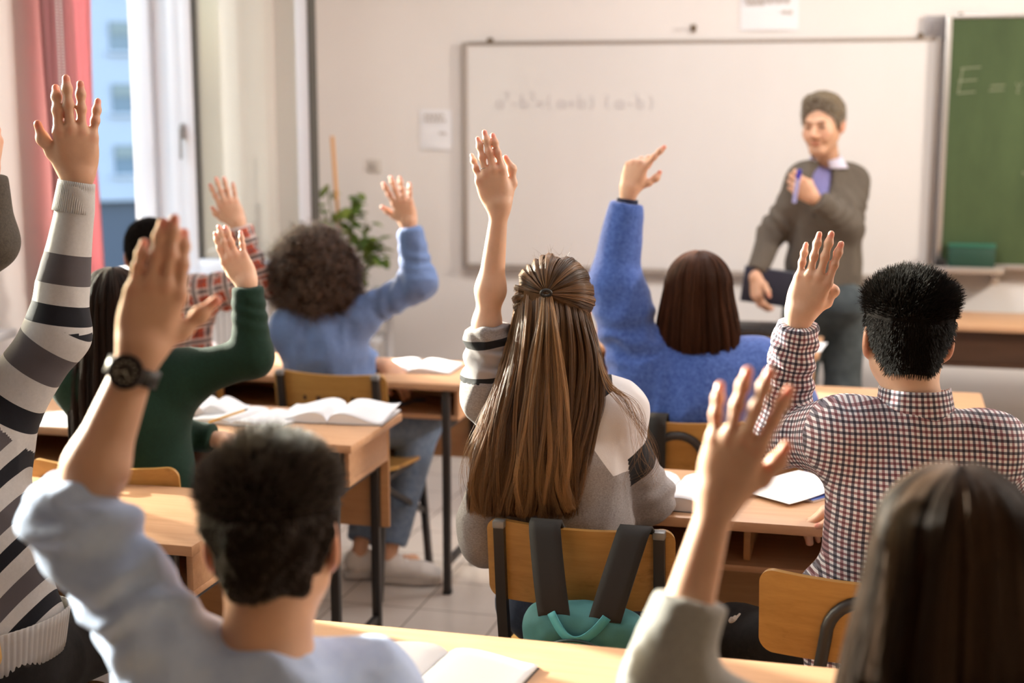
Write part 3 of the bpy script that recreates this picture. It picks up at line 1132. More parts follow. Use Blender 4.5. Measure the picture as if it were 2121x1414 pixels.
M_hook = mat('brass_hook', (0.16, 0.11, 0.06), 0.4, 0.6)
def hook(u, v, label, d=0.0):
    p = Yp(u, v, YB)
    h = thing('wall_hook', label, 'hook', (p[0], YB, p[2]))
    MB().lathe([(0.002, -0.001), (0.014, 0.0), (0.014, 0.006), (0.006, 0.008), (0.006, 0.03), (0.012, 0.034), (0.010, 0.042), (0.002, 0.044)], 12,
               M=Matrix.Rotation(math.radians(90), 4, 'X')).build('hook_knob', M_hook, h)
    MB().box(-0.010, 0.010, -0.012, 0, -0.022, -0.008, 0.002).build('hook_plate', M_hook, h)
hook(1017, 84, 'small brown hook above the left end of the whiteboard')
hook(1437, 56, 'pale brass hook on the bare wall above the middle of the whiteboard')
hook(1907, 74, 'dark hook on top of the whiteboard near the chalkboard')
hook(1990, 32, 'dark hook on top of the green chalkboard')
# papers on the wall
M_print = mat('grey_print', (0.56, 0.51, 0.47), 0.8)
def wall_paper(u, v, w, h, label, lines, tilt=0.0):
    p = Yp(u, v, YB - 0.002)
    t = thing('wall_notice', label, 'paper', (p[0], YB - 0.001, p[2]))
    g = [[(-w / 2 + w * i / 6, -0.002 - 0.006 * math.sin(math.pi * i / 6) * (1 - j / 6), -h / 2 + h * j / 6) for j in range(7)] for i in range(7)]
    MB().sheet(g, 0.0006).build('sheet', M_paper, t)
    s = MB()
    for (x0, x1, z, r) in lines:
        k = max(2, int((x1 - x0) / 0.02))
        for i in range(k):
            a = x0 + (x1 - x0) * i / k
            s.box(a, a + (x1 - x0) / k * 0.75, -0.0105, -0.0095, z - r * (0.7 + 0.3 * (i % 2)), z + r)
    s.build('print', M_print, t, smooth=False)
wall_paper(1594, 16, 0.275, 0.21, 'white printed notice pinned on the wall above the whiteboard',
           [(-0.09, 0.05, 0.085, 0.014), (-0.115, 0.10, 0.035, 0.016), (0.06, 0.115, -0.022, 0.008), (-0.105, -0.02, 0.018, 0.006)])
wall_paper(903, 268, 0.17, 0.20, 'pale paper taped to the wall left of the whiteboard', [(-0.06, 0.05, 0.07, 0.008), (-0.06, 0.06, 0.045, 0.006), (0.02, 0.06, -0.02, 0.006)])
so_ = thing('wall_switch', 'small beige switch on the wall beside the plant', 'switch', tuple(Yp(776, 343, YB)))
MB().box(-0.035, 0.035, -0.010, 0, -0.035, 0.035, 0.004).build('plate', mat('old_plastic', (0.62, 0.58, 0.53), 0.5), so_)
MB().box(-0.02, 0.02, -0.015, -0.010, -0.02, 0.02, 0.003).build('rocker', mat('old_plastic2', (0.50, 0.46, 0.42), 0.5), so_)

# chalkboard
pa = Yp(1969, 45, YB - 0.07)
cx0 = 0.245
cb = thing('chalkboard', 'dark green chalkboard in a metal frame right of the whiteboard', 'chalkboard', (cx0, YB, 1.5))
cw, cz0, cz1 = 1.9, 0.945 - 1.5, 2.075 - 1.5
MB().box(0.02, cw, -0.065, -0.045, cz0, cz1).build('writing_surface', M_chalk, cb, smooth=False)
fr = MB()
fr.box(-0.004, 0.022, -0.075, 0, cz0 - 0.02, cz1 + 0.012, 0.003)
fr.box(cw, cw + 0.025, -0.075, 0, cz0 - 0.02, cz1 + 0.012, 0.003)
fr.box(0.022, cw, -0.075, 0, cz1 - 0.003, cz1 + 0.014, 0.003)
fr.box(0.022, cw, -0.075, 0, cz0 - 0.022, cz0 + 0.003, 0.003)
fr.build('board_frame', M_alu, cb)
tr = MB().box(-0.01, 0.30, -0.16, -0.07, cz0 - 0.035, cz0 - 0.022, 0.003).box(-0.01, 0.30, -0.165, -0.155, cz0 - 0.035, cz0 - 0.005, 0.002)
tr.build('chalk_tray', M_alu, cb)
MB().box(0.25, 0.28, -0.13, -0.01, cz0 - 0.09, cz0 - 0.035, 0.003).build('bracket', M_alu, cb)
MB().box(0.05, 0.075, -0.09, 0.0, cz0 - 0.10, cz0 - 0.035, 0.003).build('bracket', M_alu, cb)
M_chl = mat('chalk_marks', (0.36, 0.38, 0.26), 0.9)
ch = []
def cbx(u, v):
    p = Yp(u, v, YB - 0.066)
    return (p[0] - cx0, -0.0665, p[2] - 1.5)
for l in ([(1990, 142), (2032, 139)], [(1984, 168), (2024, 165)], [(1986, 193), (2020, 190)], [(1994, 142), (1984, 195)],
          [(2052, 178), (2082, 176)], [(2048, 188), (2080, 186)], [(2105, 172), (2110, 182), (2118, 170)], [(2110, 182), (2106, 192), (2112, 192)],
          [(2117, 358), (2121, 356), (2121, 364)]):
    ch.append([cbx(*p) for p in l])
strokes(ch, 0.002, M_chl, 'chalk_writing', cb)
# grey bracket between the boards
gb = thing('metal_plate', 'grey metal plate on the wall between whiteboard and chalkboard', 'metal plate', (0.195, YB - 0.012, 2.035))
MB().box(-0.045, 0.045, -0.012, 0.012, -0.055, 0.055, 0.003).build('plate', mat('grey_metal', (0.33, 0.31, 0.31), 0.5, 0.3), gb)
# green sponge box on the tray
sp = thing('chalk_box', 'dark green box standing on the chalkboard tray', 'box', (cx0 + 0.155, YB - 0.113, 0.945 - 0.022))
MB().box(-0.103, 0.103, -0.035, 0.035, 0.001, 0.105, 0.004).build('box_body', mat('green_plastic', (0.012, 0.055, 0.035), 0.5), sp)
MB().box(-0.106, 0.106, -0.038, 0.038, 0.105, 0.122, 0.004).build('box_lid', mat('green_plastic_lid', (0.02, 0.12, 0.075), 0.5), sp)
er = thing('board_eraser', 'black felt eraser lying left of the green box on the tray', 'eraser', (cx0 + 0.012, YB - 0.113, 0.945 - 0.022))
MB().box(-0.02, 0.03, -0.03, 0.03, 0.001, 0.025, 0.003).build('felt', M_black, er)
MB().box(-0.018, 0.028, -0.028, 0.028, 0.025, 0.05, 0.005).build('eraser_grip', M_black, er)

# ------------------------------------------------------------------ outside
def ext_mat(c):
    return mat('facade_%d' % int(c[2] * 1000), c, 0.9)
bd = thing('apartment_building', 'pale blue-white apartment block with recessed windows seen through the open window', 'building', (0, 0, 0))
bp = V(245, 218, 66.0)
B0 = np.array([bp[0], bp[1], -7.0])
ax_ = unit(np.cross(ray(245, 218) * A(1, 1, 0), A(0, 0, 1)))
ang = math.atan2(ax_[1], ax_[0])
bd.location = tuple(B0)
bd.rotation_euler = (0, 0, ang + math.radians(10))
MB().box(-14, 14, 0, 9, 4.4, 24).build('wall', mat('pale_facade', (0.36, 0.39, 0.45), 0.9), bd, smooth=False)
MB().box(-14, 14, 0.5, 9, 0.0, 4.4).build('ground_floor', mat('dark_facade', (0.055, 0.065, 0.09), 0.6), bd, smooth=False)
fm = mat('shutter', (0.20, 0.225, 0.22), 0.7)
gm = mat('dark_window', (0.12, 0.17, 0.22), 0.2)
for fz in range(6):
    for k in range(-4, 5):
        z = 4.4 + 1.2 + fz * 2.73
        x = k * 3.0 + 0.35
        f = MB().box(x - 0.62, x + 0.62, -0.06, 0.02, z, z + 1.3).build('window', gm, bd, smooth=False)
        MB().box(x - 0.60, x + 0.60, -0.12, -0.06, z + 0.75, z + 1.28).build('window_shutter', fm, f, smooth=False)
        MB().box(x - 0.75, x + 0.75, -0.2, 0, z - 0.12, z).build('window_ledge', mat('ledge', (0.40, 0.43, 0.49), 0.8), f, smooth=False)
wg = MB().box(-40, 40, -60, 30, -0.2, 0.0)
gr = tag(wg.build('ground', mat('asphalt', (0.13, 0.14, 0.16), 0.9), smooth=False), kind='structure')
gr.location = tuple(B0)
gr.rotation_euler = (0, 0, ang)

# ------------------------------------------------------------------ desks and chairs
def make_desk():
    root = thing('school_desk', 'desk', 'desk')
    w, d, h = 1.26, 0.44, 0.75
    t = 0.024
    MB().box(0, w, 0, d, h - t, h, 0.003).build('desktop', M_desk, root)
    MB().box(0.03, w - 0.03, 0.06, d - 0.05, 0.612, 0.628, 0.002).build('book_shelf', M_desk, root)
    MB().box(0.03, w - 0.03, d - 0.05, d - 0.034, 0.40, h - t, 0.002).build('modesty_panel', M_deskside, root)
    for x in (0.03, w - 0.046):
        MB().box(x, x + 0.016, 0.06, d - 0.05, 0.628, h - t, 0.002).build('side_panel', M_desk, root)
    MB().box(w / 2 - 0.008, w / 2 + 0.008, 0.10, d - 0.05, 0.628, h - t, 0.002).build('divider', M_deskside, root)
    for x in (0.055, w - 0.08):
        for y in (0.035, d - 0.065):
            MB().box(x, x + 0.026, y - 0.013, y + 0.013, 0.012, 0.61 if y > 0.1 else h - t, 0.003).build('leg', M_steel, root)
        MB().box(x + 0.003, x + 0.023, 0.048, d - 0.078, 0.10, 0.125, 0.003).build('side_bar', M_steel, root)
        MB().box(x + 0.003, x + 0.023, 0.048, d - 0.078, 0.585, 0.61, 0.003).build('side_bar', M_steel, root)
        MB().box(x - 0.002, x + 0.028, 0.020, 0.050, 0.0, 0.014, 0.003).box(x - 0.002, x + 0.028, d - 0.08, d - 0.05, 0, 0.014, 0.003).build('foot_cap', M_black, root)
    MB().box(0.08, w - 0.08, d - 0.078, d - 0.058, 0.585, 0.605, 0.003).build('cross_bar', M_steel, root)
    return root
def rrect(w, h, r, n=6):
    p = []
    for cx, cz, a0 in ((w / 2 - r, h / 2 - r, 0), (-w / 2 + r, h / 2 - r, 90), (-w / 2 + r, -h / 2 + r, 180), (w / 2 - r, -h / 2 + r, 270)):
        for i in range(n + 1):
            a = math.radians(a0 + 90 * i / n)
            p.append((cx + r * math.cos(a), cz + r * math.sin(a)))
    return p
def plate(w, h, r, t, curve, name, m, root, M, cols=16, dip=0.0):
    """plywood plate with rounded corners, curved along its width; local x width, z height, y thickness"""
    xs = [-w / 2 + w * i / (cols * 1.0) for i in range(cols + 1)]
    # denser columns near the rounded corners
    xs = sorted(set([round(x, 5) for x in xs] + [round(s * (w / 2 - r + r * math.sin(math.radians(a))), 5) for s in (-1, 1) for a in (0, 15, 30, 45, 60, 72, 82, 90)]))
    g = []
    for x in xs:
        ex = max(0, abs(x) - (w / 2 - r))
        hh = h / 2 - (r - math.sqrt(max(r * r - ex * ex, 0)))
        hh = max(hh, h / 2 - r + 0.001)
        top = hh - dip * (1 - (2 * x / w) ** 2)
        g.append([(x, -curve * (1 - (2 * x / w) ** 2), -hh + (top + hh) * j / 6) for j in range(7)])
    return MB().sheet(g, t, M=M).build(name, m, root, angle=50)
def make_chair(kind):
    """origin on the floor below the backrest; the sitter faces +y"""
    root = thing('school_chair', 'chair', 'chair')
    tilt = Matrix.Rotation(math.radians(-7), 4, 'X')
    # backrest from z .615 to .80
    bh = 0.19 if kind == 'bars' else 0.178
    bz = 0.80 - bh / 2
    plate(0.41, bh, 0.03, 0.011, 0.022, 'backrest', M_ply, root, Matrix.Translation((0, 0.0, bz)) @ Matrix.Rotation(math.radians(8), 4, 'X'), dip=0.008)
    Ms = Matrix.Translation((0, 0.235, 0.445)) @ Matrix.Rotation(math.radians(-94), 4, 'X')
    plate(0.40, 0.39, 0.06, 0.012, -0.010, 'seat', M_ply, root, Ms)
    if kind == 'bars':
        for s in (-1, 1):
            x = s * 0.174
            MB().tube([(x, -0.018 - 0.012, 0.785), (x, -0.005, 0.60), (x, 0.03, 0.45), (x, -0.03, 0.012)], 0.0115, sq=True).build('rear_leg', M_steel, root)
            MB().box(x - 0.013, x + 0.013, -0.044, -0.016, 0.780, 0.797, 0.003).build('tube_cap', M_cap, root)
            MB().tube([(x, 0.02, 0.425), (x, 0.36, 0.43)], 0.0105, sq=True).build('seat_rail', M_steel, root)
            MB().tube([(x, 0.37, 0.43), (x * 1.12, 0.40, 0.012)], 0.0115, sq=True).build('front_leg', M_steel, root)
            MB().tube([(x, 0.025, 0.40), (x * 1.05, 0.385, 0.22)], 0.009, sq=True).build('brace', M_steel, root)
        MB().tube([(-0.174, 0.02, 0.415), (0.174, 0.02, 0.415)], 0.009, sq=True).build('stretcher', M_steel, root)
    else:
        arch = []
        for i in range(15):
            a = math.pi * i / 14
            arch.append((-0.075 * math.cos(a), -0.030 - 0.006 * math.sin(a), 0.678 + 0.075 * math.sin(a)))
        left = [(-0.17, -0.055, 0.012), (-0.13, -0.012, 0.44), (-0.085, -0.022, 0.61)]
        pts = left + arch + [(0.085, -0.022, 0.61), (0.13, -0.012, 0.44), (0.17, -0.055, 0.012)]
        MB().tube(pts, 0.0125, 12).build('back_tube', M_steel, root)
        for s in (-1, 1):
            MB().tube([(s * 0.13, -0.01, 0.43), (s * 0.15, 0.30, 0.425), (s * 0.155, 0.355, 0.41), (s * 0.165, 0.38, 0.36), (s * 0.18, 0.41, 0.012)], 0.011, 10).build('front_leg', M_steel, root)
        MB().tube([(-0.132, -0.010, 0.42), (0.132, -0.010, 0.42)], 0.009, 8).build('stretcher', M_steel, root)
    return root
desk0 = make_desk()
chair_a = make_chair('bars')
chair_b = make_chair('arch')
used = set()
def place(proto, x, y, rz, label, group=None, z=0.0):
    o = proto if proto.name not in used else copy_tree(proto)
    used.add(proto.name)
    o.location = (x, y, z)
    o.rotation_euler = (0, 0, math.radians(rz))
    o['label'] = label
    if group:
        o['group'] = group
    return o
GD = 'two-seat school desks in rows'
GC = 'plywood school chairs'
XLc, XRc = -1.405 - 1.26, -0.93
place(desk0, XRc - 0.10, 1.93, 0, 'nearest wooden desk with an open notebook, in front of the teal backpack chair', GD)
place(desk0, XRc + 0.02, 3.20, 0, 'wooden desk of the long-haired girl and the boy in the checked shirt', GD)
place(desk0, XRc, 4.45, 0, 'wooden desk of the student in the blue sweater', GD)
place(desk0, XRc - 0.55, 5.52, 0, 'front wooden desk with a white paper and a black case, nearest the teacher', GD)
place(desk0, XLc, 2.72, 0, 'wooden desk at the left edge with a curled notebook, beside the striped sweater student', GD)
place(desk0, XLc, 3.68, 0, 'wooden desk with open notebooks in front of the green sweater student', GD)
place(desk0, XLc + 0.05, 4.60, 0, 'wooden desk of the curly-haired and the red checked shirt students', GD)
place(desk0, 1.02, 4.72, -4, 'wooden desk whose corner shows at the right edge beside the checked shirt boy', GD)
c_H = place(chair_a, -0.605, 2.955, 0, 'plywood chair with the teal backpack hanging on its backrest', GC)
c_C = place(chair_a, -1.785, 4.50, -3, 'plywood chair of the curly-haired student with scribbles on its backrest', GC)
c_J = place(chair_b, 0.0, 2.74, -2, 'plywood chair with an arched tube behind the checked shirt boy', GC)
c_I = place(chair_b, -0.545, 4.05, 2, 'plywood chair of the student in the blue sweater', GC)
c_D = place(chair_b, -1.87, 3.18, 0, 'plywood chair of the green sweater student with a black strap over it', GC)
c_B = place(chair_a, -2.36, 4.44, 0, 'plywood chair of the student in the red checked shirt', GC)
c_E = place(chair_b, -1.785, 2.27, 0, 'plywood chair under the striped sweater student', GC)
c_F = place(chair_b, -2.24, 2.40, 3, 'plywood chair of the student in the dark grey sweater', GC)
c_G = place(chair_a, -0.78, 1.42, 0, 'plywood chair of the boy wearing the wristwatch', GC)
c_K = place(chair_a, 0.10, 1.50, 0, 'plywood chair of the dark-haired girl nearest the camera', GC)
# scribbles on the curly student's chair back
sc_ = MB()
for i, x in enumerate((-0.085, -0.035, 0.035, 0.085)):
    sc_.lathe([(0.001, 0), (0.010 if i < 3 else 0.013, 0.0005), (0.001, 0.001)], 8, M=Matrix.Translation((x, -0.0275 if abs(x) < 0.06 else -0.0235, 0.705)) @ Matrix.Rotation(math.radians(98), 4, 'X'))
    sc_.tube([(x + 0.012, -0.028 if abs(x) < 0.06 else -0.0235, 0.72), (x + 0.022, -0.028 if abs(x) < 0.06 else -0.0235, 0.70), (x + 0.028, -0.0275 if abs(x) < 0.06 else -0.0235, 0.715)], 0.0012, 4)
sc_.lathe([(0.001, 0), (0.008, 0.0005), (0.001, 0.001)], 8, M=Matrix.Translation((-0.02, -0.0325, 0.775)) @ Matrix.Rotation(math.radians(98), 4, 'X'))
sc_.build('pen_scribble', mat('pen_ink', (0.05, 0.02, 0.01), 0.6), c_C)

# teacher's desk on the right
td = thing('teacher_desk', 'wooden teacher desk with a dark front panel under the chalkboard', 'desk', (0.10, 6.42, 0))
MB().box(0, 1.7, 0, 0.45, 0.725, 0.75, 0.003).build('desktop', M_desk, td)
MB().box(0.02, 1.68, 0.03, 0.05, 0.58, 0.725, 0.002).build('front_panel', M_brown, td)
for x in (0.02, 1.65):
    MB().box(x, x + 0.03, 0.05, 0.42, 0.0, 0.725, 0.002).build('side_panel', M_brown, td)
MB().box(0.05, 1.65, 0.02, 0.40, 0.565, 0.58, 0.002).build('shelf', M_brown, td)

# paper things
def notebook(x, y, rz, label, w=0.155, h=0.215, t=0.006, lift=0.018, z=0.75, m=None, cover=None, curl=0.0, group='open notebooks on the desks'):
    t_ = thing('notebook', label, 'notebook', (x, y, z), math.radians(rz), group)
    m = m or M_grid
    for s in (-1, 1):
        g, c = [], []
        for i in range(13):
            u = i / 12
            xx = s * w * u
            zz = t + lift * math.sin(math.pi * min(1, u * 1.15) ** 0.62) * (1 - u * 0.35)
            zz = max(zz, t)
            row = []
            for j in range(7):
                v_ = j / 6
                row.append((xx * 0.985, -h / 2 + h * v_, (zz + curl * u * u * v_ * (1 if s > 0 else 0.2)) / 1.0))
            g.append(row if s > 0 else row[::-1])
        MB().sheet(g, 0.0012).build('open_page', m, t_, angle=180)
        blk = []
        for i in range(13):
            u = i / 12
            zz = t + lift * math.sin(math.pi * min(1, u * 1.15) ** 0.62) * (1 - u * 0.35)
            zz = max(zz, t) - 0.001
            row = [(s * w * u * 0.98, -h / 2 + 0.001 + (h - 0.002) * j, zz / 2 + 0.0005) for j in (0, 0.25, 0.5, 0.75, 1)]
            blk.append(row if s > 0 else row[::-1])
        th_ = np.array([[max(2 * (r[2] - 0.0012), 0.001)] * 5 for r in [b_[0] for b_ in blk]])
        MB().sheet(blk, th_).build('page_block', M_paper, t_, angle=60)
    MB().box(-w, w, -h / 2 - 0.002, h / 2 + 0.002, 0.0003, 0.0015).build('cover', cover or M_black, t_, smooth=False)
    return t_
def on_desk(u, v):
    p = Zp(u, v, 0.75)
    return p[0], p[1]
def sheet_paper(x, y, rz, label, w=0.21, h=0.297, curl=0.0, z=0.7506, m=None, group='loose papers on the desks', n_=1):
    t_ = thing('paper_sheet', label, 'paper', (x, y, z), math.radians(rz), group)
    g = [[(-w / 2 + w * i / 10, -h / 2 + h * j / 10, curl * (i / 10) ** 2 * (j / 10) ** 2 + 0.0004) for j in range(11)] for i in range(11)]
    MB().sheet(g, 0.0008 * n_).build('page', m or M_paper, t_)
    return t_
x, y = on_desk(872, 1388)
notebook(*on_desk(880, 1402), -6, 'open blank notebook with a dark spine on the nearest desk', w=0.165, h=0.20, m=M_paper, lift=0.014)
notebook(*on_desk(1390, 1030), -4, 'thick open squared notebook on the desk beside the long-haired girl', w=0.17, h=0.235, lift=0.026, t=0.010)
sheet_paper(*on_desk(1645, 1015), -38, 'white worksheets with a blue edge under the checked shirt boy elbow', curl=0.028, w=0.20, h=0.26)
t_ = thing('notebook', 'closed blue-edged notebook beneath the worksheets beside the checked shirt boy', 'notebook', (*on_desk(1676, 1008), 0.75), math.radians(-36), 'open notebooks on the desks')
MB().box(-0.09, 0.10, -0.11, 0.09, 0.0, 0.006, 0.001).build('page_block', M_paper, t_)
MB().box(-0.092, 0.102, -0.112, 0.092, 0.0061, 0.0072, 0.0004).build('cover', mat('blue_cover', (0.12, 0.20, 0.60), 0.4), t_)
bpy.data.objects['paper_sheet'].location.z = 0.759
notebook(*on_desk(700, 862), 4, 'open notebook with a lifted page at the corner of the green sweater student desk', w=0.17, h=0.22, lift=0.03, curl=0.02)
notebook(*on_desk(520, 868), -12, 'open notebook under the hand of the green sweater student', w=0.15, h=0.20, lift=0.012)
notebook(*on_desk(438, 852), 8, 'small open notebook behind the forearm in the green sleeve', w=0.10, h=0.16, lift=0.03)
notebook(*on_desk(862, 762), 2, 'open book at the right end of the curly-haired student desk', w=0.15, h=0.20, lift=0.014, m=M_paper)
sheet_paper(*on_desk(470, 738), 4, 'white paper on the desk in front of the red checked shirt student')
sheet_paper(*on_desk(1640, 716), -4, 'white paper lying on the front desk below the teacher', w=0.25, h=0.22)
sheet_paper(*on_desk(1560, 722), 3, 'white paper beside the blue sweater girl hair on the front desk', w=0.22, h=0.2)
notebook(*on_desk(62, 1046), 14, 'notebook with a curled page at the left end of the striped sweater student desk', w=0.12, h=0.20, lift=0.02)
sheet_paper(*on_desk(118, 868), 6, 'paper beside the black hair behind the striped sleeve', w=0.16, h=0.2)
pc = thing('pencil', 'yellow pencil held upright over the notebook of the green sweater student', 'pencil', tuple(Zp(470, 872, 0.758)), 0)
MB().tube([(-0.045, -0.03, 0.0), (0.045, 0.03, 0.03)], 0.0036, 6).build('barrel', mat('pencil_yellow', (0.75, 0.42, 0.05), 0.4), pc)
MB().tube([(0.045, 0.03, 0.03), (0.055, 0.0367, 0.0333)], [0.0034, 0.0006], 6).build('tip', M_black, pc)
# a black case on the front desk
bc = thing('briefcase', 'flat black case lying on the front desk behind the blue sweater girl', 'case', (*on_desk(1555, 697), 0.75), math.radians(2))
MB().box(-0.16, 0.16, -0.02, 0.14, 0, 0.045, 0.008).build('case_body', M_black, bc)
MB().tube([(-0.05, -0.02, 0.03), (-0.045, -0.04, 0.03), (0.045, -0.04, 0.03), (0.05, -0.02, 0.03)], 0.005, 8).build('handle', M_black, bc)
tl = thing('tissue_roll', 'small white crumpled tissue on the desk of the red checked shirt student', 'tissue', tuple(Zp(432, 733, 0.751)), 0)
v, q = mesh_sdf(U(0.02, EL((0, 0, 0.022), (0.028, 0.024, 0.020)), EL((0.012, 0.005, 0.034), (0.014, 0.015, 0.014)), EL((-0.014, -0.006, 0.030), (0.012, 0.012, 0.012))), 0.004)
v = v + vnormals(v, q) * (vnoise(v * 90)[:, None] * 0.003)
to_mesh('tissue_paper', v, q, M_paper, tl)

# plant with a wooden stake, on a little stand in the corner
pp = Yp(735, 640, 6.75)
pl = thing('potted_plant', 'leafy green pot plant climbing a wooden stake in the far left corner', 'plant', (pp[0], 6.75, 0))
MB().lathe([(0.001, 0.55), (0.08, 0.55), (0.11, 0.74), (0.115, 0.75), (0.098, 0.75), (0.001, 0.74)], 24).build('pot', mat('cream_pot', (0.72, 0.66, 0.60), 0.5), pl)
st_top = Yp(688, 282, 6.75)
st_bot = Yp(703, 480, 6.75)
dz = (st_top - st_bot)
k = (0.74 - st_bot[2]) / dz[2]
st0 = st_bot + dz * k
MB().tube([(st0[0] - pp[0], 0, 0.70), (st_top[0] - pp[0], 0, st_top[2])], 0.010, 8).build('stake', mat('stake_wood', (0.66, 0.34, 0.12), 0.6), pl)
lf, stm = MB(), MB()
lr = random.Random(3)
paths = [[(700, 610), (695, 540), (690, 470), (678, 385)], [(705, 600), (720, 520), (735, 440), (740, 410)], [(712, 600), (745, 520), (760, 460)],
         [(715, 590), (750, 500), (790, 510)], [(700, 580), (680, 470), (668, 430)], [(712, 600), (730, 470), (728, 420)], [(720, 600), (770, 530), (795, 520)]]
for P_ in paths:
    pts = [Vector(Yp(u, v, 6.75 + lr.uniform(-0.08, 0.08)) - pp * A(1, 0, 0) - A(0, 6.75, 0)) for u, v in P_]
    stm.tube(pts, 0.004, 5)
    for i in range(len(pts) - 1):
        for kk in range(13):
            t = lr.random()
            p = pts[i].lerp(pts[i + 1], t) + Vector((lr.uniform(-0.035, 0.035), lr.uniform(-0.05, 0.05), lr.uniform(-0.03, 0.03)))
            if i == 0 and t < 0.3:
                continue
            d = Vector((lr.uniform(-1, 1), lr.uniform(-1, 1), lr.uniform(-0.6, 0.5))).normalized()
            L_ = lr.uniform(0.05, 0.085)
            Wd = L_ * 0.30
            up_ = Vector((lr.uniform(-.4, .4), lr.uniform(-.4, .4), 1)).normalized()
            sd = d.cross(up_).normalized()
            nn = sd.cross(d)
            ring = []
            for a in range(8):
                an = 2 * math.pi * a / 8
                ring.append(p + d * (L_ / 2) * (1 + math.cos(an)) + sd * Wd * math.sin(an) * (1 - 0.25 * math.cos(an)) - nn * (0.012 * (1 + math.cos(an)) ** 2 * 0.5))
            mid_ = p + d * L_ / 2 + nn * 0.004
            b0 = len(lf.v)
            lf.add([mid_] + ring + [q_ - nn * 0.0012 for q_ in [mid_] + ring], [(0, a + 1, (a + 1) % 8 + 1) for a in range(8)] + [(9, 9 + (a + 1) % 8 + 1, 9 + a + 1) for a in range(8)])
M_leaf = mat('leaf', (0.13, 0.22, 0.03), 0.45, build=lambda n, b: n.links.new(ramp(n, noise(n, 9, 3, objco(n)), [(0.35, (0.055, 0.12, 0.02)), (0.65, (0.26, 0.34, 0.05))]), b.inputs['Base Color']))
translucent(M_leaf, (0.35, 0.45, 0.06), 0.35)
lf.build('foliage', M_leaf, pl, angle=180)
stm.build('stem', mat('stem', (0.15, 0.16, 0.05), 0.6), pl)
ps = thing('plant_stand', 'small white stand under the pot plant in the far corner', 'stand', (pp[0], 6.75, 0))
MB().box(-0.16, 0.16, -0.14, 0.14, 0.52, 0.548, 0.004).build('stand_top', M_white, ps)
for sx in (-1, 1):
    for sy_ in (-1, 1):
        MB().box(sx * 0.14 - 0.012, sx * 0.14 + 0.012, sy_ * 0.12 - 0.012, sy_ * 0.12 + 0.012, 0, 0.52, 0.003).build('leg', M_white, ps)
p2 = Yp(805, 600, 6.75)
pb = thing('flower_bowl', 'low white bowl with a few green leaves behind the curly-haired student arm', 'bowl', (p2[0], 6.75, 0.0))
MB().lathe([(0.001, 0.72), (0.05, 0.72), (0.09, 0.79), (0.086, 0.79), (0.05, 0.73), (0.001, 0.73)], 20).build('bowl', M_white, pb)
lf = MB()
for kk in range(16):
    an = kk * 2.4
    d = Vector((math.cos(an), math.sin(an), 0.5)).normalized()
    sd = d.cross(Vector((0, 0, 1))).normalized()
    p = Vector((0, 0, 0.76))
    g = [[p + d * (0.10 * i / 5) + sd * (0.018 * math.sin(math.pi * (i + 0.3) / 5.6)) * (j - 1) + Vector((0, 0, -0.02 * (i / 5) ** 2)) for j in range(3)] for i in range(6)]
    lf.sheet([[tuple(q_) for q_ in r_] for r_ in g], 0.001)
lf.build('leaves', M_leaf, pb, angle=180)
p2s = thing('plant_stand', 'small white stand under the flower bowl', 'stand', (p2[0], 6.75, 0))
MB().box(-0.12, 0.12, -0.12, 0.12, 0.69, 0.718, 0.004).build('stand_top', M_white, p2s)
MB().tube([(0, 0, 0.03), (0, 0, 0.69)], 0.02, 12).build('column', M_white, p2s)
MB().lathe([(0.001, 0), (0.12, 0), (0.12, 0.02), (0.001, 0.03)], 20).build('base', M_white, p2s)

# backpack hanging on the girl's chair
M_teal = mat('teal_canvas', (0.03, 0.18, 0.20), 0.8, build=lambda n, b: (n.links.new(ramp(n, noise(n, 8, 4, objco(n), 0.6), [(0.3, (0.026, 0.12, 0.135)), (0.7, (0.042, 0.19, 0.21))]), b.inputs['Base Color']), bump(n, b, noise(n, 500, 2, objco(n)), 0.3, 0.0006)))
M_teal2 = mat('teal_webbing', (0.055, 0.29, 0.33), 0.7, build=lambda n, b: bump(n, b, math_(n, 'SINE', N(n, 'TexCoord').outputs['Object'] if False else noise(n, 700, 1, objco(n))), 0.3, 0.0006))
M_strap = mat('black_strap', (0.010, 0.008, 0.007), 0.8, build=lambda n, b: bump(n, b, noise(n, 600, 2, objco(n)), 0.3, 0.0005))
bx, by = -0.572, 2.825
bk = thing('backpack', 'teal canvas backpack hanging by black straps from the long-haired girl chair', 'backpack', (bx, by, 0))
bag = U(0.05, EL((0, 0, 0.535), (0.118, 0.070, 0.125)), EL((0, 0.0, 0.430), (0.138, 0.08, 0.12)), EC(A(0, 0, 0.35), A(0, 0, 0.60), 0.135, 0.062, 0.105, 0.045, A(1, 0, 0)), RC(A(-0.078, 0, 0.612), A(0.078, 0, 0.612), 0.042, 0.042))
pock = U(0.03, EL((0, -0.060, 0.480), (0.106, 0.034, 0.122)))
v, q = mesh_sdf(Cut(bag, A(0, 0, 0.660), A(0, 0, 1), 0.03), 0.005)
v = relax(v, q, 2)
v = v + vnormals(v, q) * (0.006 * vnoise(v * np.array([14, 14, 9.0]))[:, None] + 0.003 * vnoise(v * 33)[:, None])
to_mesh('bag_body', v, q, M_teal, bk)
v, q = mesh_sdf(pock, 0.005)
v = v + vnormals(v, q) * (0.003 * vnoise(v * 20)[:, None])
to_mesh('front_pocket', v, q, M_teal, bk)
def arc(w, zt, zc, y, n_=22):
    return [(w * math.cos(math.pi * i / n_), y(math.cos(math.pi * i / n_)), zc + (zt - zc) * math.sin(math.pi * i / n_)) for i in range(n_ + 1)]
yb = lambda c: -0.088 + 0.040 * c * c
MB().tube(arc(0.112, 0.612, 0.47, yb), 0.0035, 6).build('zip', mat('zip_dark', (0.012, 0.04, 0.045), 0.5), bk)
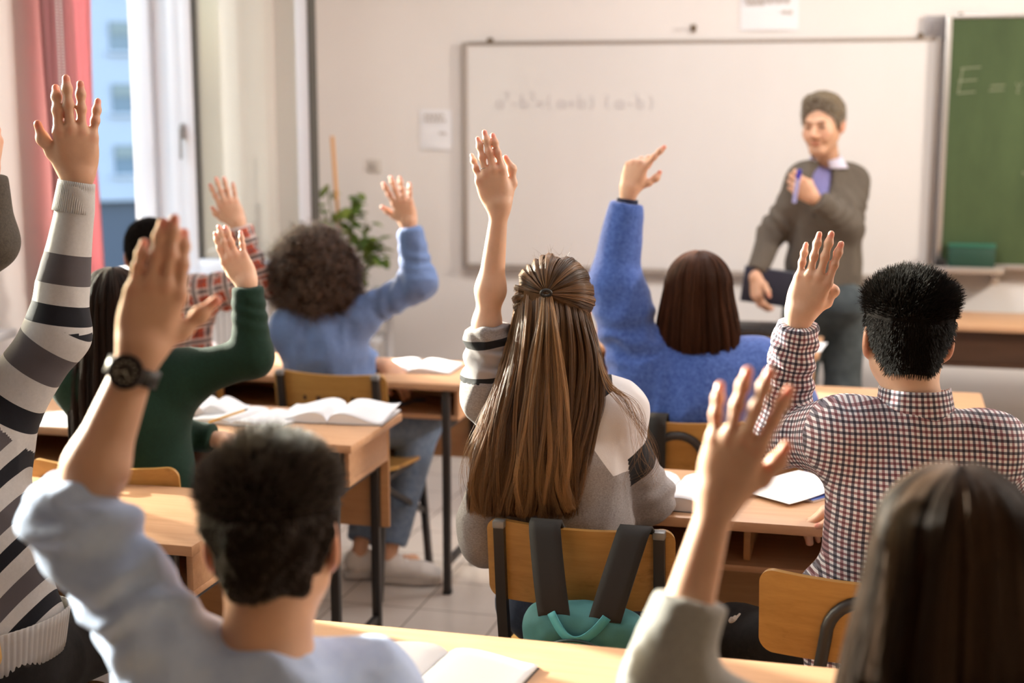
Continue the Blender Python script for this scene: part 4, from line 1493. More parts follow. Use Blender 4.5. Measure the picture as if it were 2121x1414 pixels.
MB().tube(arc(0.104, 0.598, 0.465, lambda c: yb(c) - 0.006), 0.0022, 6).build('zip', MATS['zip_dark'], bk)
# grab handle
hp = []
for i in range(21):
    t = i / 20
    hp.append(Vector((-0.058 + 0.116 * t, -0.048 - 0.036 * math.sin(math.pi * t), 0.652 - 0.042 * math.sin(math.pi * t) ** 0.9)))
g = []
for i in range(21):
    tn = (hp[min(i + 1, 20)] - hp[max(i - 1, 0)]).normalized()
    nn = Vector((-tn.z, -0.25, tn.x)).normalized() * 0.0095
    g.append([tuple(hp[i] - nn), tuple(hp[i]), tuple(hp[i] + nn)])
MB().sheet(g, 0.004).build('grab_handle', M_teal2, bk, angle=180)
for s in (-1, 1):
    g = []
    for i in range(20):
        t = i / 19
        if t < 0.78:
            k = t / 0.78
            x_ = s * (0.030 + 0.026 * k) * 1.0
            x_ = s * (0.052 + 0.042 * k)
            z_ = 0.640 + (0.806 - 0.640) * k
            y_ = -0.042 + 0.085 * k ** 1.3
        else:
            k = (t - 0.78) / 0.22
            x_ = s * (0.094 + 0.008 * k)
            z_ = 0.806 + 0.006 * math.sin(math.pi * min(1, k * 2)) - 0.05 * max(0, k - 0.3)
            y_ = 0.043 + 0.10 * k
        g.append([(x_ + dx, y_, z_) for dx in (-0.034, -0.017, 0, 0.017, 0.034)])
    MB().sheet(g, 0.006).build('shoulder_strap', M_strap, bk, angle=180)
# black straps over two other chairs
def hung_strap(x, y, label, w=0.045, zb=0.42):
    t_ = thing('bag_strap', label, 'strap', (x, y, 0))
    g = []
    for i in range(16):
        k = i / 15
        if k < 0.7:
            kk = k / 0.7
            p = (0, -0.055, zb + (0.80 - zb) * kk)
        else:
            kk = (k - 0.7) / 0.3
            a = math.pi * min(kk * 1.5, 1)
            p = (0, -0.025 - 0.032 * math.cos(a), 0.80 + 0.012 * math.sin(a) - 0.10 * max(0, kk - 0.66))
        g.append([(p[0] + dx, p[1], p[2]) for dx in (-w / 2, 0, w / 2)])
    MB().sheet(g, 0.005).build('webbing', M_strap, t_, angle=180)
    MB().box(-w / 2 - 0.004, w / 2 + 0.004, -0.063, -0.047, zb + 0.02, zb + 0.05, 0.003).build('buckle', M_black, t_)
hung_strap(-1.935, 3.18, 'black strap hanging over the chair back of the green sweater student')
hung_strap(-0.60, 4.05, 'broad black strap hanging over the chair back of the blue sweater student', 0.05)
# ------------------------------------------------------------------ cloth materials
def cloth(name, c1, c2, scale=60, rough=0.85, fine=900, sheen=0.06, bs=0.35, extra=None):
    def f(n, b):
        k = noise(n, scale, 5, objco(n), 0.7)
        col = ramp(n, k, [(0.32, c1), (0.68, c2)])
        if extra:
            col = extra(n, b, col)
        n.links.new(col, b.inputs['Base Color'])
        h = math_(n, 'ADD', noise(n, fine, 2, objco(n)), math_(n, 'MULTIPLY', noise(n, 26, 3, objco(n)), 2.2))
        bump(n, b, h, bs, 0.0016)
    return mat(name, c1, rough, build=f, Sheen_Weight=sheen, Specular_IOR_Level=0.25)
def band(n, x, period, lo, hi, off=0.0):
    f_ = math_(n, 'FRACT', math_(n, 'DIVIDE', math_(n, 'ADD', x, 10 + off), period))
    return math_(n, 'MULTIPLY', math_(n, 'GREATER_THAN', f_, lo), math_(n, 'LESS_THAN', f_, hi))
def rng_(n, x, a, b):
    return math_(n, 'MULTIPLY', math_(n, 'GREATER_THAN', x, a), math_(n, 'LESS_THAN', x, b))
def gingham(n, b, col):
    a, s = attr(n, 'cuv')
    P_ = 0.0212
    out = (0.80, 0.78, 0.83)
    for ax in (0, 1):
        navy = band(n, s[ax], P_, 0.04, 0.29)
        burg = band(n, s[ax], P_, 0.54, 0.78)
        out = mixc(n, math_(n, 'MULTIPLY', navy, 0.86), out, (0.07, 0.06, 0.11), 'MULTIPLY')
        out = mixc(n, math_(n, 'MULTIPLY', burg, 0.80), out, (0.30, 0.08, 0.11), 'MULTIPLY')
    return out
M_ging = cloth('checked_cotton', (0.8, 0.77, 0.8), (0.8, 0.77, 0.8), rough=0.75, sheen=0.1, extra=gingham)
def lumber(n, b, col):
    a, s = attr(n, 'cuv')
    out = (0.42, 0.075, 0.035)
    for ax in (0, 1):
        out = mixc(n, math_(n, 'MULTIPLY', band(n, s[ax], 0.058, 0.0, 0.42), 0.75), out, (0.62, 0.53, 0.50))
        out = mixc(n, math_(n, 'MULTIPLY', band(n, s[ax], 0.058, 0.12, 0.28), 0.8), out, (0.035, 0.03, 0.04))
        out = mixc(n, math_(n, 'MULTIPLY', band(n, s[ax], 0.058, 0.62, 0.70), 0.7), out, (0.05, 0.03, 0.04))
    return out
M_lumb = cloth('red_checked_flannel', (0.5, 0.1, 0.05), (0.5, 0.1, 0.05), extra=lumber)
def stripes_E(n, b, col):
    a, s = attr(n, 'cuv')
    v_ = s[1]
    grey = (0.085, 0.075, 0.08)
    blk = (0.008, 0.008, 0.012)
    isT = math_(n, 'LESS_THAN', s[2], -0.5)
    pale = mixc(n, noise(n, 130, 4, objco(n), 0.7), (0.42, 0.405, 0.39), (0.56, 0.54, 0.52))
    # arm: distance from the cuff edge
    g = pale
    for lo, hi, c in ((0.143, 0.203, grey), (0.244, 0.283, blk), (0.330, 0.395, grey), (0.455, 0.500, blk), (0.60, 0.67, grey)):
        g = mixc(n, rng_(n, v_, lo, hi), g, c)
    t = pale
    vt = math_(n, 'ADD', v_, math_(n, 'MULTIPLY', s[0], -0.95))
    for k in range(9):
        o = -0.02 - k * 0.084
        t = mixc(n, rng_(n, vt, o - (0.048 if k % 2 == 0 else 0.036), o), t, grey if k % 2 == 0 else blk)
    return mixc(n, isT, g, t)
M_strE = cloth('striped_knit', (0.5, 0.5, 0.5), (0.5, 0.5, 0.5), fine=1200, bs=0.4, extra=stripes_E)
def sweat_H(n, b, col):
    a, s = attr(n, 'cuv')
    x, v_, p = s
    w = (0.68, 0.66, 0.67)
    blk = (0.012, 0.012, 0.014)
    h = noise(n, 230, 4, objco(n, (1, 1, 1.6)), 0.75)
    grey = ramp(n, h, [(0.30, (0.185, 0.165, 0.165)), (0.70, (0.36, 0.335, 0.335))])
    # torso
    seam = math_(n, 'GREATER_THAN', x, math_(n, 'ADD', 0.050, math_(n, 'MULTIPLY', math_(n, 'ADD', v_, 0.10), -0.62)))
    tw = math_(n, 'MULTIPLY', seam, math_(n, 'GREATER_THAN', v_, -0.215))
    t = mixc(n, tw, grey, w)
    yk = math_(n, 'GREATER_THAN', v_, math_(n, 'ADD', -0.072, math_(n, 'MULTIPLY', math_(n, 'SUBTRACT', x, 0.05), 0.55)))
    t = mixc(n, math_(n, 'MULTIPLY', yk, rng_(n, x, -0.03, 0.125)), t, blk)
    r = mixc(n, math_(n, 'LESS_THAN', v_, 0.085), grey, w)
    r = mixc(n, rng_(n, v_, 0.085, 0.155), r, blk)
    l = mixc(n, rng_(n, v_, 0.030, 0.050), grey, blk)
    l = mixc(n, rng_(n, v_, 0.112, 0.130), l, blk)
    l = mixc(n, rng_(n, v_, 0.050, 0.112), l, (0.36, 0.34, 0.35))
    isT = math_(n, 'LESS_THAN', p, -0.5)
    isL = math_(n, 'LESS_THAN', p, 1.5)
    return mixc(n, isT, mixc(n, isL, r, l), t)
M_sweatH = cloth('grey_white_black_sweatshirt', (0.3, 0.3, 0.3), (0.3, 0.3, 0.3), fine=800, extra=sweat_H)
M_blue = cloth('blue_wool', (0.028, 0.070, 0.29), (0.085, 0.165, 0.50), scale=95, fine=500, sheen=0.25, bs=0.6)
M_denim = cloth('denim_shirt', (0.10, 0.16, 0.32), (0.15, 0.225, 0.42), scale=160, sheen=0.1)
M_green = cloth('green_knit', (0.003, 0.018, 0.010), (0.005, 0.028, 0.016), scale=120)
M_sky = cloth('pale_blue_cotton', (0.44, 0.56, 0.84), (0.52, 0.64, 0.90), scale=40, sheen=0.1)
M_heath = cloth('grey_heather_knit', (0.27, 0.265, 0.25), (0.37, 0.36, 0.34), scale=200)
M_dgrey = cloth('dark_grey_wool', (0.045, 0.038, 0.030), (0.085, 0.072, 0.058), scale=200, fine=700, bs=0.6)
M_card = cloth('grey_brown_knit', (0.085, 0.070, 0.055), (0.115, 0.095, 0.075), scale=150)
M_shirtT = cloth('violet_blue_shirt', (0.20, 0.19, 0.42), (0.24, 0.23, 0.48), scale=60)
M_collarT = cloth('pale_lilac_collar', (0.62, 0.60, 0.75), (0.66, 0.64, 0.78), scale=60)
M_jean = cloth('blue_jeans', (0.10, 0.155, 0.25), (0.19, 0.26, 0.38), scale=50, fine=1300)
M_jeanD = cloth('dark_jeans', (0.025, 0.035, 0.065), (0.045, 0.06, 0.10), scale=50)
M_jeanT = cloth('washed_grey_jeans', (0.035, 0.045, 0.050), (0.070, 0.085, 0.090), scale=20)
def rip(n, b, col):
    k = noise(n, 9, 4, objco(n), 0.7)
    return mixc(n, ramp(n, k, [(0.62, (0, 0, 0)), (0.70, (1, 1, 1))]), col, (0.06, 0.055, 0.05))
M_black_j = cloth('black_jeans', (0.008, 0.007, 0.007), (0.016, 0.014, 0.013), scale=60, extra=rip)
M_rip = cloth('frayed_threads', (0.42, 0.36, 0.30), (0.58, 0.52, 0.46), scale=300)
M_shoe = mat('white_leather', (0.66, 0.63, 0.60), 0.5)
M_sole = mat('rubber_sole', (0.50, 0.47, 0.44), 0.7)
M_shoeD = mat('dark_leather', (0.03, 0.025, 0.02), 0.5)

# ------------------------------------------------------------------ pose helpers
def VZ(u, z, D):
    do = D * math.cos(TH) + (CAM_H - z) * math.sin(TH)
    x = (u - 1060.5) * do / FPX
    p = FH * D + RT * x
    return np.array([p[0], p[1], z])
def tocam(p, yaw=0.0, pitch=0.0):
    d = unit(CP - p)
    a = math.radians(yaw)
    d = A(d[0] * math.cos(a) - d[1] * math.sin(a), d[0] * math.sin(a) + d[1] * math.cos(a), d[2])
    return unit(d + A(0, 0, math.tan(math.radians(pitch))))
def rot2(y):
    a = math.radians(y)
    return A(math.cos(a), math.sin(a), 0), A(-math.sin(a), math.cos(a), 0)
def seated(J, pelvis, yaw=0.0, spread=0.10, knee=None):
    side, fwd = rot2(yaw)
    J['pelvis'] = pelvis
    J.setdefault('chest', pelvis * 0.36 + J['neck'] * 0.64 + fwd * -0.005)
    J.setdefault('waist', pelvis * 0.68 + J['neck'] * 0.32 + fwd * 0.005)
    for q, s in (('L', -1), ('R', 1)):
        J.setdefault('hip' + q, pelvis + side * s * 0.085 + A(0, 0, -0.015) + fwd * 0.02)
        k = J['hip' + q] + fwd * 0.40 + side * s * spread * 0.6
        J.setdefault('knee' + q, A(k[0], k[1], 0.50))
        a = J['knee' + q] + fwd * 0.03
        J.setdefault('ank' + q, A(a[0], a[1], 0.09))
    return side, fwd
def dress(root, origin, J, name, m, side, b=1.0, off=0.012, sl=None, hem=None, hem_n=(0, 0, -1), vox=0.005, folds=(((9, 9, 5), 0.004),), rings=(), toff=None,
          seed=1, it=2, torso=True, extra=(), carve=(), neckcut=0.02, kk=0.045, slack=0.0):
    toff = off if toff is None else toff
    nodes, uvp = [], []
    up_ = unit(J['neck'] - J['pelvis'])
    if torso:
        t1 = EC(J['waist'], J['chest'], 0.118 * b + toff + slack, 0.088 * b + toff + slack * 0.4, 0.142 * b + toff, 0.102 * b + toff, side)
        t2 = EC(J['pelvis'] - up_ * 0.06, J['waist'], 0.150 * b + toff + slack, 0.108 * b + toff + slack * 0.4, 0.118 * b + toff + slack, 0.088 * b + toff + slack * 0.4, side)
        tt = [t1, t2]
        for q in 'LR':
            tt.append(RC(J['neck'] * 0.75 + J['chest'] * 0.25, J['sh' + q], 0.053 * b + off, 0.050 * b + off))
            tt.append(RC(J['chest'], J['sh' + q], 0.086 * b + off, 0.052 * b + off))
        nodes.append(U(kk + 0.01, *tt))
        for p_ in tt:
            uvp.append((p_, 'torso', (unit(side), up_, J['neck'])))
    sl = sl or {}
    arms = []
    for q in 'LR':
        sp = sl.get(q, None)
        if sp is None:
            continue
        end, r0, r1, r2 = sp[:4]
        S, E_, W_ = J['sh' + q], J['el' + q], J['wr' + q]
        Lu, Lf = np.linalg.norm(E_ - S), np.linalg.norm(W_ - E_)
        refv = unit(CP - E_)
        rev = len(sp) > 4 and sp[4]
        seq = []
        if end <= 1:
            c = S + (E_ - S) * end
            ax = unit(E_ - S)
            seq.append((RC(S, c + ax * 0.03, r0, r1, cut=(c, ax)), 0.0))
        else:
            c = E_ + (W_ - E_) * (end - 1)
            ax = unit(W_ - E_)
            seq.append((RC(S, E_, r0, r1), 0.0))
            seq.append((RC(E_, c + ax * 0.03, r1, r2, cut=(c, ax)), Lu))
        k0 = 0 if q == 'L' else 2
        while len(uvp) and False:
            pass
        for i, (pr, L0) in enumerate(seq):
            arms.append((pr, q, i, L0))
        nodes.append(U(0.03, *[pr for pr, _ in seq]))
    # order: limb parts are numbered 0,1 (left) 2,3 (right); torso prims get -1
    nodes += list(extra)
    body = U(kk, *nodes) if len(nodes) > 1 else nodes[0]
    if hem is not None:
        body = Cut(body, hem, hem_n)
    if carve:
        body = Sub(0.004, body, *carve)
    pl_ = [(pr, 'limb', (L0, unit(CP - pr.b))) for pr, q, i, L0 in arms]
    # pad so the index equals the limb number
    lst, want = [], {}
    for (pr, q, i, L0), ent in zip(arms, pl_):
        want[(0 if q == 'L' else 2) + i] = ent
    dummy = RC(A(0, 0, -50), A(0, 0, -51), 0.01, 0.01)
    for k in range(4):
        lst.append(want.get(k, (dummy, 'limb', (0.0, A(1, 0, 0)))))
    return garment(name, body, lst + uvp, m, root, origin, vox, folds=folds, rings=rings, seed=seed, it=it)
def trousers(root, origin, J, m, side, fwd, b=1.0, vox=0.007, shoes=M_shoeD, r=(0.088, 0.064, 0.050), end=None, name='trousers', waist_z=None, shoe=True, folds=(((14, 14, 14), 0.004),)):
    nodes = [EL(J['pelvis'] + A(0, 0, -0.005), (0.158 * b, 0.118 * b, 0.115 * b), np.stack([side, fwd, A(0, 0, 1)], 1))]
    for q in 'LR':
        c = J['ank' + q] + (J['knee' + q] - J['ank' + q]) * 0.08
        ax = unit(J['ank' + q] - J['knee' + q])
        nodes.append(U(0.03, RC(J['hip' + q], J['knee' + q], r[0] * b, r[1] * b), RC(J['knee' + q], c + ax * 0.04, r[1] * b * 0.97, r[2] * b, cut=(c, ax))))
    body = U(0.04, *nodes)
    body = Cut(body, J['pelvis'] + A(0, 0, 0.09 if waist_z is None else waist_z), (0, 0, 1))
    dummy = [(p_, 'torso', (unit(side), A(0, 0, 1), J['pelvis'])) for p_ in prims(body)]
    garment(name, body, dummy, m, root, origin, vox, folds=folds, it=2)
    if shoe:
        for q in 'LR':
            make_shoe(root, origin, J['ank' + q], fwd, shoes)
def make_shoe(root, origin, ank, fwd, m, toe_dz=0.0):
    up_ = A(0, 0, 1)
    ank = np.asarray(ank, float)
    z0 = ank[2] - 0.085
    a = ank * A(1, 1, 0) + A(0, 0, z0)
    sd = np.cross(fwd, up_)
    Rm = np.stack([sd, fwd, up_], 1)
    n_ = U(0.03, EL(a + fwd * 0.0 + up_ * 0.055, (0.038, 0.058, 0.055), Rm), EL(a + fwd * 0.09 + up_ * 0.040, (0.040, 0.085, 0.038), Rm), EL(a + fwd * 0.145 + up_ * 0.030, (0.040, 0.045, 0.026), Rm))
    n_ = Cut(n_, a + up_ * 0.018, -up_)
    v, q = mesh_sdf(n_, 0.005)
    v = v + vnormals(v, q) * (0.0015 * vnoise(v * 60)[:, None])
    s = to_mesh('shoe', v, q, m, root, None, origin)
    so2 = MB()
    prof = []
    for i in range(28):
        an = 2 * math.pi * i / 28
        yy = 0.065 + 0.128 * math.cos(an)
        w_ = (0.044 if yy > 0.05 else 0.038) * (abs(math.sin(an)) ** 0.6) * (1 if math.sin(an) >= 0 else -1)
        prof.append(a + fwd * yy + sd * w_ - origin)
    so2.add([p + up_ * 0.001 for p in prof] + [p + up_ * 0.024 for p in prof], [tuple(range(28))[::-1], tuple(range(28, 56))] + [(i, (i + 1) % 28, 28 + (i + 1) % 28, 28 + i) for i in range(28)])
    so2.build('sole', M_sole, s)
    lc = MB()
    for k in range(4):
        c = a + fwd * (0.045 + 0.022 * k) + up_ * (0.094 - 0.012 * k) - origin
        lc.tube([c - sd * 0.020 - up_ * 0.008, c, c + sd * 0.020 - up_ * 0.008], 0.0028, 6)
    lc.build('shoe_lace', M_paper if m is M_shoe else M_black, s)
    return s
def collar(root, origin, neck, up_, r, h, m, name='collar', front_gap=0.0, yaw=0.0, cuv=True, tilt=0.0, flare=0.006):
    side, fwd = rot2(yaw)
    g = []
    n_ = 40
    for i in range(n_ + 1):
        an = math.radians(-90 + front_gap) * -1 + 0
        a = math.pi / 2 + math.radians(front_gap) + (2 * math.pi - 2 * math.radians(front_gap)) * i / n_
        row = []
        for j in range(7):
            t = j / 6
            rr = r * (1 + 0.10 * t)
            rr = r + flare * (1 - t)
            rr = rr * (1.0 if True else 1)
            p = neck + side * math.cos(a) * rr + fwd * math.sin(a) * rr * 0.92 + up_ * (h * t - 0.35 * h * max(0, math.sin(a)) * t)
            row.append(tuple(p - origin))
        g.append(row)
    mb = MB().sheet(g, 0.004)
    o = mb.build(name, m, root, angle=180)
    at = o.data.attributes.new('cuv', 'FLOAT_VECTOR', 'POINT')
    vals = np.zeros((len(o.data.vertices), 3), np.float32)
    for k in range(len(vals)):
        kk = k % ((n_ + 1) * 7)
        i, j = divmod(kk, 7)
        vals[k] = (2 * math.pi * r * i / n_, h * j / 6, -1)
    at.data.foreach_set('vector', vals.ravel())
    return o

# ------------------------------------------------------------------ hair
def skull_pts(th_, ph, add=0.0):
    """local skull surface: ph azimuth (0 front, 90 right, 180 back), th elevation from the top (0) down"""
    x = (0.076 + add) * np.sin(th_) * np.sin(ph)
    y = -0.018 + (0.095 + add) * np.sin(th_) * np.cos(ph)
    z = 0.038 + (0.087 + add) * np.cos(th_)
    return np.stack([x, y, z], -1)
def hair_shell(root, origin, head, m, th=0.012, nape=-0.060, front=0.075, extra=(), amp=0.004, vox=0.0045, name='hair', ear=True, freq=(60, 60, 30)):
    k = head.s
    n_ = U(0.02 * k, EL(head.P(0, -0.020, 0.038), [(0.076 + th) * k, (0.096 + th) * k, (0.087 + th) * k], head.R),
           EL(head.P(0, -0.042, -0.020), [(0.052 + th * 0.6) * k, (0.066 + th * 0.7) * k, 0.074 * k], head.R), *extra)
    n_ = Cut(n_, head.P(0, 0, nape), -(head.R @ unit(A(0, 0.25, 1))), 0.01 * k)
    n_ = Cut(n_, head.P(0, front, 0.070), head.R @ unit(A(0, 1, -0.10)), 0.012 * k)
    n_ = Cut(n_, head.P(0, 0.018, -0.004), head.R @ unit(A(0, 1, -0.85)), 0.01 * k)
    v, q = mesh_sdf(n_, vox)
    nm = vnormals(v, q)
    lv = head.inv(v)
    v = v + nm * (amp * vnoise(lv * np.asarray(freq, float)) + amp * 0.5 * vnoise(lv * np.asarray(freq, float) * 2.3, 5))[:, None]
    o = to_mesh(name, v, q, m, root, None, origin)
    return o, v, nm
def short_strands(hair, origin, head, v, nm, m, n_, length, dirf, seed=0, rad=0.0004, k=6):
    r = np.random.default_rng(seed)
    lv = head.inv(v)
    ln_ = nm @ head.R
    i = r.integers(0, len(v), n_)
    p, nn = lv[i], ln_[i]
    L = length(p, nn, r)
    d = dirf(p, nn, r)
    keep = L > 0.001
    p, nn, L, d = p[keep], nn[keep], L[keep], d[keep]
    t = np.linspace(0, 1, k)[None, :, None]
    up0 = nn * 0.5 + d * 0.5
    pts = p[:, None] - nn[:, None] * 0.004 + L[:, None, None] * (up0[:, None] * t * (1 - 0.5 * t) + d[:, None] * t * t * 0.75)
    W_ = head.Pn(pts.reshape(-1, 3)).reshape(pts.shape) - origin
    return strands('strands', W_, rad, m, hair)
def sheet_hair(hair, origin, guides, n_, m, seed=0, rad=0.0004, thick=0.012, wav=0.006, clumps=90, k=26, srange=(0, 1), endjit=0.12, name='strands', frizz=0.0015, wl=3.0):
    """guides: list (across) of lists of world points (down); hairs are laid between them in clumps"""
    r = np.random.default_rng(seed)
    G = np.array(guides)                          # (g, m, 3)
    tt = np.linspace(0, G.shape[1] - 1, k)
    i0 = np.clip(tt.astype(int), 0, G.shape[1] - 2)
    f = (tt - i0)[None, :, None]
    def cat(j):
        return G[:, np.clip(j, 0, G.shape[1] - 1)]
    P0, P1, P2, P3 = cat(i0 - 1), cat(i0), cat(i0 + 1), cat(i0 + 2)
    C_ = 0.5 * ((2 * P1) + (P2 - P0) * f + (2 * P0 - 5 * P1 + 4 * P2 - P3) * f ** 2 + (3 * P1 - P0 - 3 * P2 + P3) * f ** 3)
    cs = r.uniform(srange[0], srange[1], clumps) * (len(G) - 1)
    cph = r.uniform(0, 6.28, clumps)
    cdep = r.uniform(-1, 1, clumps)
    ci = r.integers(0, clumps, n_)
    s = cs[ci] + r.normal(0, 0.35 * (len(G) - 1) / clumps * 1.6, n_)
    s = np.clip(s, 0, len(G) - 1.001)
    a = s.astype(int)
    w = (s - a)[:, None, None]
    base = C_[a] * (1 - w) + C_[a + 1] * w
    sc_ = np.clip(cs[ci], 0, len(G) - 1.001)
    a2 = sc_.astype(int)
    w2 = (sc_ - a2)[:, None, None]
    cb = C_[a2] * (1 - w2) + C_[a2 + 1] * w2
    t = np.linspace(0, 1, k)[None, :, None]
    pull = 0.15 + 0.55 * t ** 1.5
    P = base * (1 - pull) + cb * pull
    nrm = -FH[None, None, :]
    side = RT[None, None, :]
    P = P + nrm * ((cdep[ci][:, None, None] * 0.5 + r.uniform(-0.5, 0.5, (n_, 1, 1))) * thick * np.clip(t * 6, 0.15, 1))
    ph = cph[ci][:, None, None]
    P = P + side * (np.sin(t * wl * 3.1 + ph + 2.0 * np.sin(ph * 3)) * wav * t * (0.5 + t)) + side * r.normal(0, 0.0022, (n_, 1, 1)) * (0.4 + t)
    P = P + (r.normal(0, 1, (n_, 1, 3)) * np.sin(t * r.uniform(2, 9, (n_, 1, 1)) + r.uniform(0, 6, (n_, 1, 1)))) * frizz * t
    end = 1 - endjit * r.uniform(0, 1, n_) ** 2
    tq = np.linspace(0, 1, k)[None, :] * end[:, None] * (k - 1)
    j = np.clip(tq.astype(int), 0, k - 2)
    ff = (tq - j)[..., None]
    rows = np.arange(n_)[:, None]
    P = P[rows, j] * (1 - ff) + P[rows, j + 1] * ff
    return strands(name, P - origin, rad, m, hair, clump=ci)
def drape(head, phi, prof, k=20, top_th=0.12, jit=0.0, lift=0.010):
    """paths from the crown over the skull and down the profile; phi degrees array; prof list of (z, rx, ry, cy)"""
    ph = np.radians(phi)[:, None]
    ke = k // 2
    th_ = np.linspace(top_th, math.pi * 0.50, ke)[None, :]
    cr = skull_pts(th_ + 0 * ph, ph + 0 * th_, lift)
    pr = np.array(prof)
    zs = np.linspace(0.03, pr[-1, 0], k - ke + 1)[1:]
    rx = np.interp(-zs, -pr[:, 0], pr[:, 1])
    ry = np.interp(-zs, -pr[:, 0], pr[:, 2])
    cy = np.interp(-zs, -pr[:, 0], pr[:, 3])
    lo = np.stack([rx[None] * np.sin(ph), cy[None] + ry[None] * np.cos(ph), zs[None] + 0 * ph], -1)
    return np.concatenate([cr, lo], 1)
def drape_hair(root, origin, head, prof, m_cap, m_st, n_, phis=(75, 285), seed=0, rad=0.0005, clumps=60, wav=0.003, thick=0.012, part=None, name='hair', k=22, endj=0.1, fl=0.0):
    r = np.random.default_rng(seed)
    # solid under-layer
    ph = np.linspace(phis[0], phis[1], 34)
    pr2 = [(z, rx - 0.010, ry - 0.010, cy) for z, rx, ry, cy in prof]
    D_ = drape(head, ph, pr2, 22, lift=0.013)
    g = head.Pn(D_.reshape(-1, 3)).reshape(D_.shape) - origin
    hr = MB().sheet(g, 0.008).build(name, m_cap, root, angle=180)
    cen = r.uniform(phis[0], phis[1], clumps)
    ci = r.integers(0, clumps, n_)
    ph0 = cen[ci] + r.normal(0, (phis[1] - phis[0]) / clumps * 0.8, n_)
    P0 = drape(head, ph0, prof, k, lift=0.021)
    Pc = drape(head, cen, prof, k, lift=0.021)[ci]
    t = np.linspace(0, 1, k)[None, :, None]
    P = P0 * (1 - 0.5 * t) + Pc * 0.5 * t
    # depth jitter along the radial direction
    rad_dir = np.stack([np.sin(np.radians(ph0)), np.cos(np.radians(ph0)), 0 * ph0], -1)[:, None]
    P = P + rad_dir * r.uniform(-1, 0.25, (n_, 1, 1)) * thick * np.clip(t * 3, 0.1, 1)
    P = P + rad_dir * (np.sin(t * 7 + cen[ci][:, None, None]) * wav * t) + r.normal(0, 0.0012, (n_, 1, 3)) * t
    P[:, :, 2:] += (r.uniform(0, 1, (n_, 1, 1)) ** 2) * endj * t ** 3 * 0.5
    W_ = head.Pn(P.reshape(-1, 3)).reshape(P.shape) - origin
    strands('strands', W_, rad, m_st, hr, clump=ci)
    return hr
def unit_rows(a):
    return a / (np.linalg.norm(a, axis=1, keepdims=True) + 1e-9)
# ------------------------------------------------------------------ the people
open_hand = lambda sp=(4, 1, -3, -7), c=6: [(sp[0], c, c, c * .6), (sp[1], c, c, c * .6), (sp[2], c, c + 2, c * .6), (sp[3], c + 2, c + 4, c)]
rest_hand = [(2, 30, 35, 20), (0, 32, 38, 22), (-2, 34, 40, 22), (-5, 34, 40, 22)]

